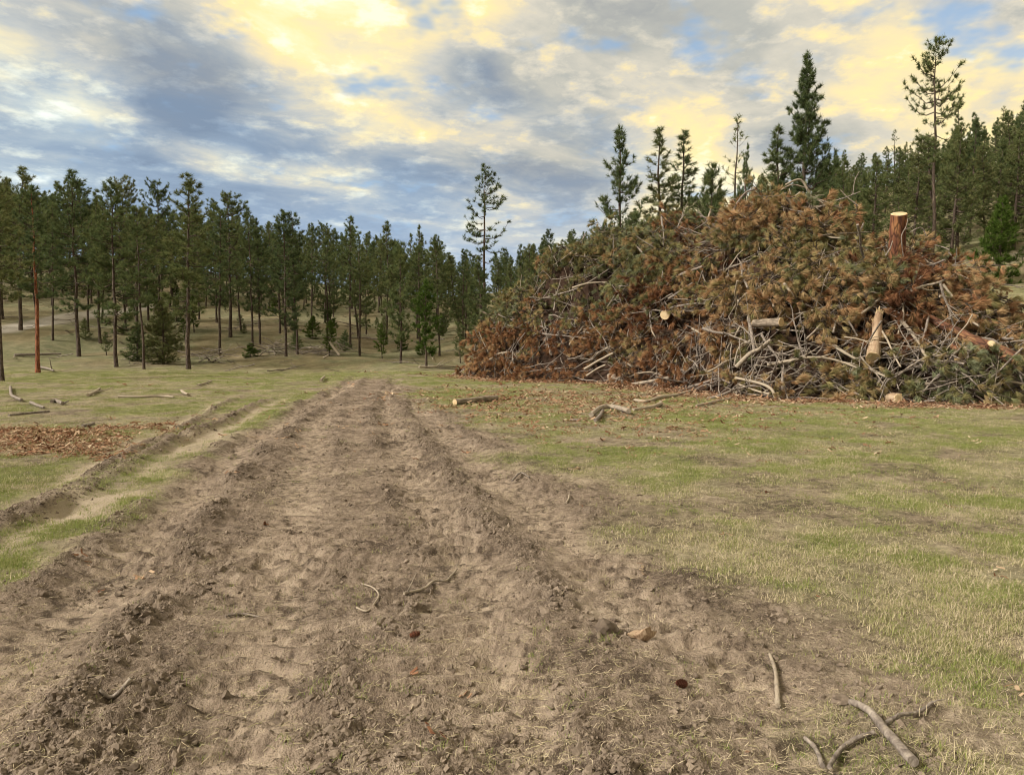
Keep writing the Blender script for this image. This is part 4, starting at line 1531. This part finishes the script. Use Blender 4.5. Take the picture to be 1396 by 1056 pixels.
    # things lying on the meadow
    p0, p1 = on_ground(620, 552, 0.085), on_ground(677, 547, 0.085)
    cut_log('short bark-stripped log lying alone on the grass beside the track', p0, p1, 0.085, 0.075, 'greylog', seed=30, lump=0.05)
    G = [
        ('gnarled forked grey branch lying on the grass before the pile', [(806, 572), (820, 562), (838, 561), (858, 567)], 0.055, 0.06, 0.5, 2, 0.11),
        ('short prop limb under the gnarled grey branch', [(812, 577), (818, 571), (822, 563)], 0.04, 0.045, 0.3, 0, 0.06),
        ('lichen-pale branch piece right of the gnarled grey branch', [(864, 562), (880, 560), (892, 557), (902, 553)], 0.035, 0.055, 0.6, 1, 0.06),
        ('small dark broken twig left of the gnarled grey branch', [(779, 574), (786, 575), (792, 573)], 0.03, 0.02, 0.0, 2, 0.03),
        ('long pale root-like branch on the needles before the pile', [(865, 548), (884, 549), (900, 544), (925, 540), (953, 532)], 0.045, 0.055, 0.7, 1, 0.05),
        ('pale sticks end lying right of the long root-like branch', [(950, 555), (970, 551), (997, 544)], 0.03, 0.04, 0.8, 2, 0.04),
        ('long bleached pole lying flat on the far left grass', [(160, 543), (190, 543), (218, 542), (236, 543)], 0.037, 0.025, 0.60, 0, 0.05),
        ('white short stick upright-tilted on the far left grass', [(269, 527), (279, 524), (288, 521)], 0.037, 0.031, 0.60, 0, 0.06),
        ('pale broken stick right of the bleached pole', [(247, 535), (251, 538), (255, 540)], 0.050, 0.037, 0.60, 0, 0.07),
        ('dark bent stick on the left grass near the picture edge', [(13, 530), (14, 540), (20, 545), (28, 548)], 0.05, 0.04, 0.05, 1, 0.07),
        ('dark straight stick on the left grass above the needle patch', [(40, 551), (49, 555), (58, 558)], 0.04, 0.03, 0.0, 0, 0.05),
        ('thin pale crossed sticks on the left grass below the pines', [(119, 541), (127, 537), (135, 532)], 0.05, 0.04, 0.7, 1, 0.06),
        ('thin dark pole lying along the far left grass', [(10, 568), (40, 565), (66, 563)], 0.03, 0.025, 0.2, 0, 0.03),
        ('small white stick on the far grass near the bend', [(437, 521), (440, 518), (442, 516)], 0.062, 0.050, 0.60, 0, 0.10),
        ('dark fallen pole at the foot of the red-trunked pine', [(56, 503), (66, 505), (73, 508)], 0.09, 0.05, 0.1, 2, 0.12),
        ('long dark fallen pole on the slope behind the red-trunked pine', [(20, 487), (50, 486), (84, 485)], 0.10, 0.07, 0.05, 1, 0.15),
        ('brown chunk of rotten branch on the left grass', [(69, 550), (75, 549), (84, 552)], 0.05, 0.05, 0.1, 1, 0.05),
        ('small dark stick on the left needle patch', [(110, 582), (117, 581), (126, 580)], 0.035, 0.03, 0.0, 0, 0.03),
    ]
    for i, (lab, pix, r0, r1, tn, fk, up) in enumerate(G):
        stick(lab, [on_ground(a, b_, up) for a, b_ in pix], r0, r1, tn, fk, seed=110 + i)
    # foreground
    FG = [
        ('thick bark-flaked stick at the bottom right corner', [(1172, 982), (1196, 1003), (1222, 1031), (1262, 1078)], 0.014, 0.020, 0.30, 0, 0.030),
        ('branch arm curving left from under the thick bottom right stick', [(1143, 1062), (1158, 1040), (1180, 1027), (1205, 1020)], 0.009, 0.010, 0.25, 0, 0.022),
        ('thin branch arm running right from the thick bottom right stick', [(1218, 1015), (1240, 1003), (1265, 993), (1286, 984)], 0.011, 0.006, 0.15, 2, 0.022),
        ('slender dark twig left of the thick bottom right stick', [(1108, 1020), (1124, 1035), (1134, 1056)], 0.008, 0.010, 0.1, 0, 0.012),
        ('flat pale stick lying upright in the picture, right of the track', [(1057, 903), (1065, 925), (1068, 950), (1070, 972)], 0.008, 0.012, 0.6, 0, 0.016),
        ('curled white twig on the dirt between the ruts', [(482, 838), (497, 843), (508, 834), (513, 824), (505, 812), (490, 803)], 0.006, 0.005, 0.9, 1, 0.012),
        ('crooked twig with a pale tip lying towards the right rut', [(548, 822), (575, 812), (590, 800), (606, 796), (613, 788), (621, 778)], 0.010, 0.006, 0.55, 3, 0.016),
        ('short grey stick in the left rut near the bottom left', [(122, 970), (140, 968), (167, 964)], 0.008, 0.011, 0.35, 0, 0.020),
        ('dark thin stick pressed in the dirt left of the curled twig', [(300, 846), (322, 842), (348, 843)], 0.008, 0.006, 0.1, 0, 0.012),
        ('small brown forked twig by the right rut, further back', [(698, 660), (710, 652), (722, 658)], 0.012, 0.008, 0.3, 2, 0.025),
        ('white bark sliver on the dirt right of the right rut', [(773, 692), (776, 687), (777, 683)], 0.010, 0.008, 1.0, 0, 0.02),
    ]
    for i, (lab, pix, r0, r1, tn, fk, up) in enumerate(FG):
        stick(lab, [on_ground(a, b_, up) for a, b_ in pix], r0, r1, tn, fk, seed=150 + i, sides=9, lump=0.10)


build_logs()


# brush heaps and little plants at the meadow edge
def brush_heap(label, px, py, wide, n, seed):
    rng = np.random.default_rng(seed)
    p = on_ground(px, py)
    e = empty('brush_heap', p, label=label, category='brush heap')
    for i in range(n):
        k = int(rng.integers(0, 8))
        o = link('dead_branch', BR[k], e)
        o.location = (rng.normal() * wide * 0.45, rng.uniform(-0.6, 1.0), rng.uniform(0.05, 0.75))
        o.rotation_euler = (rng.uniform(0, 6.28), rng.normal() * 0.25, rng.normal() * 0.9)
        o.scale = (rng.uniform(0.7, 1.2),) * 3
        o['tint'] = float(np.clip(rng.normal(0.05, 0.2), 0, 1))


brush_heap('dark heap of dead brush at the meadow edge right of the green shrub', 372, 483, 1.7, 26, 901)
brush_heap('dark heap of dead brush below the pale leaning pole', 440, 484, 2.1, 30, 902)
brush_heap('low scatter of dead brush beneath the tallest pointed pine', 285, 490, 1.6, 14, 903)
stick('pale leaning pole resting on the brush heap', [on_ground(463, 486, 0.1), at(456, 475, on_ground(463, 486)[1] + 0.2), at(450, 466, on_ground(463, 486)[1] + 0.4)], 0.10, 0.08, 0.8, name='leaning_pole', cat='pole', seed=201)
stick('short pale pole left of the leaning pole', [on_ground(441, 490, 0.1), at(448, 484, on_ground(441, 490)[1] + 0.1)], 0.08, 0.06, 0.8, name='leaning_pole', cat='pole', seed=202)
p_ = on_ground(342, 487)
plant_tree('bush', p_[0], p_[1], 1.0, 'low round green shrub beside the dark brush heap', None, 'green_shrub', wide=1.6)


# ------------------------------------------------------------------ pine cones, dirt lumps
def cone_mesh():
    rng = np.random.default_rng(5)
    mb = MB()
    L, R = 0.055, 0.019
    tube(mb, [(0, 0, 0), (0, 0, L)], [R * 0.6, R * 0.3], 6, 0)
    for i in range(70):
        f = i / 70
        a = i * 2.399
        r = R * math.sin(math.pi * (0.12 + 0.84 * f)) ** 0.7
        c = np.array([math.cos(a) * r * 0.5, math.sin(a) * r * 0.5, f * L])
        o = np.array([math.cos(a), math.sin(a), 0.55])
        s = np.array([-math.sin(a), math.cos(a), 0]) * 0.006
        tip = c + o * r * 0.62
        mb.add([c - s, c + s, tip + s * 0.8, tip - s * 0.8, tip + np.array([0, 0, -0.003])], [[0, 1, 2], [0, 2, 3], [2, 3, 4]])
    return mb.mesh('pine_cone', [simple('cone_scales', (0.075, 0.025, 0.016), (0.17, 0.065, 0.035), 40)], False)


CONE = cone_mesh()
for i, (px, py, lab) in enumerate(((928, 951, 'dark red-brown pine cone on the dirt, lower right of the track'), (556, 883, 'small dark pine cone on the dirt below the crooked twig'))):
    p = on_ground(px, py, 0.02)
    o = link('pine_cone', CONE, None, label=lab, category='pine cone')
    o.location = p
    o.rotation_euler = (1.35, 0.2, 0.7 + i)


def clod_mesh(seed, sub=2):
    import bmesh
    rng = np.random.default_rng(seed)
    bm = bmesh.new()
    bmesh.ops.create_icosphere(bm, subdivisions=sub, radius=1)
    V = np.array([v.co[:] for v in bm.verts])
    Fc = np.array([[v.index for v in f.verts] for f in bm.faces])
    bm.free()
    k = rng.normal(size=(7, 3))
    for q in k:
        V = V * (1 + 0.17 * np.sin((V @ q) * 2.2 + rng.uniform(0, 6)))[:, None]
    V = V * (1 + 0.06 * rng.normal(size=len(V)))[:, None] * np.array([1, rng.uniform(0.65, 0.95), rng.uniform(0.5, 0.75)])
    mb = MB()
    mb.add(V, Fc)
    return mb.mesh('clod', [M['clod']], False)


CLODS = [clod_mesh(600 + i) for i in range(6)]
LUMP = clod_mesh(612, 3)
p = on_ground(834, 874)
o = link('dirt_clod', LUMP, None, label='fist-sized dark clod of earth left of the broken wood chunk', category='clod')
o.location = p + np.array([0, 0, 0.025])
o.scale = (0.055, 0.05, 0.06)
CH = clod_mesh(677)
CH.materials[0] = M['peeled']
o = link('wood_chunk', CH, None, label='broken pale wood chunk half sunk in the dirt right of the track', category='wood chunk')
o.location = on_ground(877, 877) + np.array([0, 0, 0.022])
o.rotation_euler = (0.1, -0.12, 0.12)
o.scale = (0.062, 0.038, 0.046)
p = on_ground(1172, 978)
o = link('dirt_clod', CLODS[2], None, label='dark clod of earth at the upper end of the thick bottom right stick', category='clod')
o.location = p + np.array([-0.04, 0.02, 0.012])
o.scale = (0.040, 0.034, 0.026)


def sample_ground(n, xr, yr, power, weight, rng):
    """points with density falling off with distance, kept by weight(x, y)"""
    xs, ys = [], []
    got = 0
    for _ in range(60):
        m = n * 2
        u = rng.random(m)
        y = yr[0] * (yr[1] / yr[0]) ** u if power == 'log' else yr[0] + (yr[1] - yr[0]) * u ** power
        half = 0.78 * y + 1.0
        x = rng.uniform(-1, 1, m) * half
        ok = (x > xr[0]) & (x < xr[1])
        x, y = x[ok], y[ok]
        w = weight(x, y)
        k = rng.random(len(x)) < w
        xs.append(x[k]); ys.append(y[k])
        got += k.sum()
        if got >= n:
            break
    x = np.concatenate(xs)[:n]
    y = np.concatenate(ys)[:n]
    return x, y


def lay(name, label, n, xr, yr, power, weight, size, sources, tint, seed, tilt=0.4, sink=0.0, pick=None):
    rng = np.random.default_rng(seed)
    x, y = sample_ground(n, xr, yr, power, weight, rng)
    z = gz(x, y)
    m = len(x)
    s = size(x, y, rng)
    rot = np.column_stack([rng.normal(size=m) * tilt, rng.normal(size=m) * tilt, rng.uniform(0, 6.28, m)])
    tn = tint(x, y, rng)
    ix = rng.integers(0, len(sources), m) if pick is None else pick(tn, rng)
    scatter(name, np.column_stack([x, y, z - sink * s]), rot, np.repeat(s[:, None], 3, 1), ix, tn, sources, kind='stuff', label=label)


def masks(x, y):
    i = np.clip(np.searchsorted(GRID['xs'], x), 0, len(GRID['xs']) - 1)
    j = np.clip(np.searchsorted(GRID['ys'], y), 0, len(GRID['ys']) - 1)
    return (None, GRID['dirt0'][j, i]), [q[j, i] for q in GRID['cv']]


def w_clod(x, y):
    det, cv = masks(x, y)
    return np.clip(0.5 * cv[1] * (1 - det[1]) + 0.03 * det[1] + 0.5 * cv[1] * cv[1] + 0.10 * det[1] * sstep(0.55, 0.7, fbm(x, y, 0.5, 3, 201)), 0, 1)


lay('dirt_crumbs', 'crumbled dark earth thrown up along the wheel ruts', 24000, (-8, 4), (2.0, 26), 'log', w_clod,
    lambda x, y, r: np.clip(r.lognormal(-4.75, 0.5, len(x)), 0.004, 0.028) * (0.8 + 0.04 * y), CLODS, lambda x, y, r: r.random(len(x)), 31, 0.6, 0.2)


# straw, grass, chips
def straw_mesh(seed, n=4, L=0.075):
    rng = np.random.default_rng(seed)
    mb = MB()
    for i in range(n):
        a = rng.uniform(0, 6.28)
        c = rng.normal(size=3) * np.array([0.11, 0.11, 0])
        l = L * rng.uniform(0.5, 1.4)
        d = np.array([math.cos(a), math.sin(a), 0])
        s = np.array([-math.sin(a), math.cos(a), 0]) * 0.0013
        bendv = np.array([-math.sin(a), math.cos(a), 0]) * rng.normal() * 0.02
        p0, p1, p2 = c - d * l / 2, c + bendv + [0, 0, rng.uniform(0.004, 0.022)], c + d * l / 2 + [0, 0, rng.uniform(0, 0.02)]
        p0 = p0 + [0, 0, 0.003]
        up = np.array([0, 0, 0.0011])
        mb.add([p0 - s, p0 + s + up, p1 - s, p1 + s + up, p2], [[0, 1, 3], [0, 3, 2], [2, 3, 4]], 0, rng.random())
    return mb.mesh('straw', [M['grass']], False)


def grass_mesh(seed, n, hgt, spread, lean, w=0.0035):
    rng = np.random.default_rng(seed)
    mb = MB()
    for i in range(n):
        a = rng.uniform(0, 6.28)
        c = rng.normal(size=2) * spread
        l = hgt * rng.uniform(0.5, 1.3)
        le = min(abs(rng.normal()) * lean, 1.5)
        d = np.array([math.cos(a) * math.sin(le), math.sin(a) * math.sin(le), math.cos(le)])
        s = np.array([-math.sin(a), math.cos(a), 0]) * w / 2
        p0 = np.array([c[0], c[1], -0.01])
        p1 = p0 + d * l * 0.55
        p2 = p1 + unit(d + np.array([math.cos(a), math.sin(a), -0.5 if lean < 2 else 0.0]) * 0.55) * l * 0.5
        if lean > 2:
            p1[2] = max(p1[2], 0.006) * 0.6 + 0.004
            p2[2] = rng.uniform(0.002, 0.03)
        mb.add([p0 - s, p0 + s, p1 - s * 0.8, p1 + s * 0.8, p2], [[0, 1, 3], [0, 3, 2], [2, 3, 4]], 0, rng.random())
    return mb.mesh('grass_tuft', [M['grass']], False)


STRAW = [straw_mesh(620 + i) for i in range(5)]
GRASS = [grass_mesh(640 + i, 30, (0.04, 0.055, 0.045, 0.07)[i], 0.06, 0.7, 0.0042) for i in range(4)] + [grass_mesh(650 + i, 24, (0.08, 0.11, 0.07, 0.10)[i], 0.08, 2.4, 0.0034) for i in range(4)]


def w_straw(x, y):
    det, cv = masks(x, y)
    return np.clip(0.30 * (0.3 + sstep(0.45, 0.6, fbm(x, y, 0.8, 3, 211))) * (1 - 0.6 * cv[1]), 0, 1)


lay('straw_litter', 'scattered dry straw and grass stems pressed into the dirt', 16000, (-12, 16), (2.0, 24), 'log', w_straw,
    lambda x, y, r: r.uniform(0.35, 0.9, len(x)) * (0.8 + 0.04 * y), STRAW, lambda x, y, r: np.clip(r.normal(0.04, 0.08, len(x)), 0, 1), 32, 0.10)


def w_grass(x, y):
    det, cv = masks(x, y)
    g = 1 - sstep(0.05, 0.95, cv[0])
    g = g * (0.3 + 0.7 * sstep(0.36, 0.58, fbm(x, y, 0.45, 3, 221))) * (0.5 + 0.5 * cv[3]) * (1 - 0.85 * cv[4]) * (1 - 0.8 * cv[5])
    return np.clip(g + 0.005, 0, 1)


def t_grass(x, y, r):
    det, cv = masks(x, y)
    live = r.random(len(x)) < 0.36 + 0.56 * cv[3]
    return np.clip(np.where(live, 0.62 + 0.22 * cv[3], 0.12) + r.normal(size=len(x)) * 0.10, 0, 1)


lay('meadow_grass', 'short thin spring grass, green and straw-dry, beside the track', 54000, (-30, 26), (2.0, 48), 'log', w_grass,
    lambda x, y, r: r.uniform(0.4, 0.95, len(x)) * (0.78 + 0.024 * y), GRASS, t_grass, 33, 0.10, 0.0, lambda t, r: np.where(t > 0.42, r.integers(0, 4, len(t)), np.where(r.random(len(t)) < 0.6, r.integers(4, 8, len(t)), r.integers(0, 4, len(t)))))


def chip_mesh(seed):
    rng = np.random.default_rng(seed)
    mb = MB()
    for i in range(6):
        a = rng.uniform(0, 6.28)
        c = np.append(rng.normal(size=2) * 0.13, rng.uniform(0.005, 0.03))
        l, w = rng.uniform(0.02, 0.075), rng.uniform(0.008, 0.028)
        d = np.array([math.cos(a), math.sin(a), rng.normal() * 0.35])
        s = np.array([-math.sin(a), math.cos(a), rng.normal() * 0.35])
        up = np.array([0, 0, 0.006])
        b_ = [c - d * l - s * w, c + d * l - s * w * rng.uniform(0.4, 1), c + d * l + s * w, c - d * l + s * w * rng.uniform(0.4, 1)]
        mb.add(b_ + [q + up for q in b_], [[4, 5, 6, 7], [0, 1, 5, 4], [1, 2, 6, 5], [2, 3, 7, 6], [3, 0, 4, 7]], 0, rng.random())
    return mb.mesh('chip', [M['litter']], False)


CHIPS = [chip_mesh(660 + i) for i in range(5)]


def w_chip(x, y):
    det, cv = masks(x, y)
    mead = np.exp(-((x - 1.5) / 4.5) ** 2 - ((y - 21) / 5.5) ** 2) * 0.25
    return np.clip((cv[4] * 0.9 + mead) * (1 - 0.85 * det[1]) * sstep(6, 11, y) + 0.0004, 0, 1)


lay('bark_chips', 'scattered bark chips and fallen needles on the ground', 15000, (-26, 22), (2.5, 46), 'log', w_chip,
    lambda x, y, r: r.uniform(0.4, 0.95, len(x)) * (0.30 + 0.035 * y), CHIPS, lambda x, y, r: np.clip(r.normal(0.42, 0.24, len(x)), 0, 1), 34, 0.2)


def w_wood(x, y):
    det, cv = masks(x, y)
    return np.clip(0.9 * (1 - cv[6]) * (0.2 + cv[4]), 0, 1) * (y > 48)


def lay_debris():
    rng = np.random.default_rng(35)
    x, y = sample_ground(190, (-62, 40), (48, 96), 1.0, w_wood, rng)
    m = len(x)
    scatter('forest_debris', np.column_stack([x, y, gz(x, y) + 0.10]), np.column_stack([rng.normal(size=m) * 0.15, rng.normal(size=m) * 0.12, rng.uniform(0, 6.28, m)]),
            np.repeat(rng.uniform(0.7, 1.9, m)[:, None], 3, 1), rng.integers(0, len(BR), m), np.clip(rng.normal(0.15, 0.3, m), 0, 1), BR, kind='stuff', label='fallen sticks and branches littering the forest floor')


lay_debris()
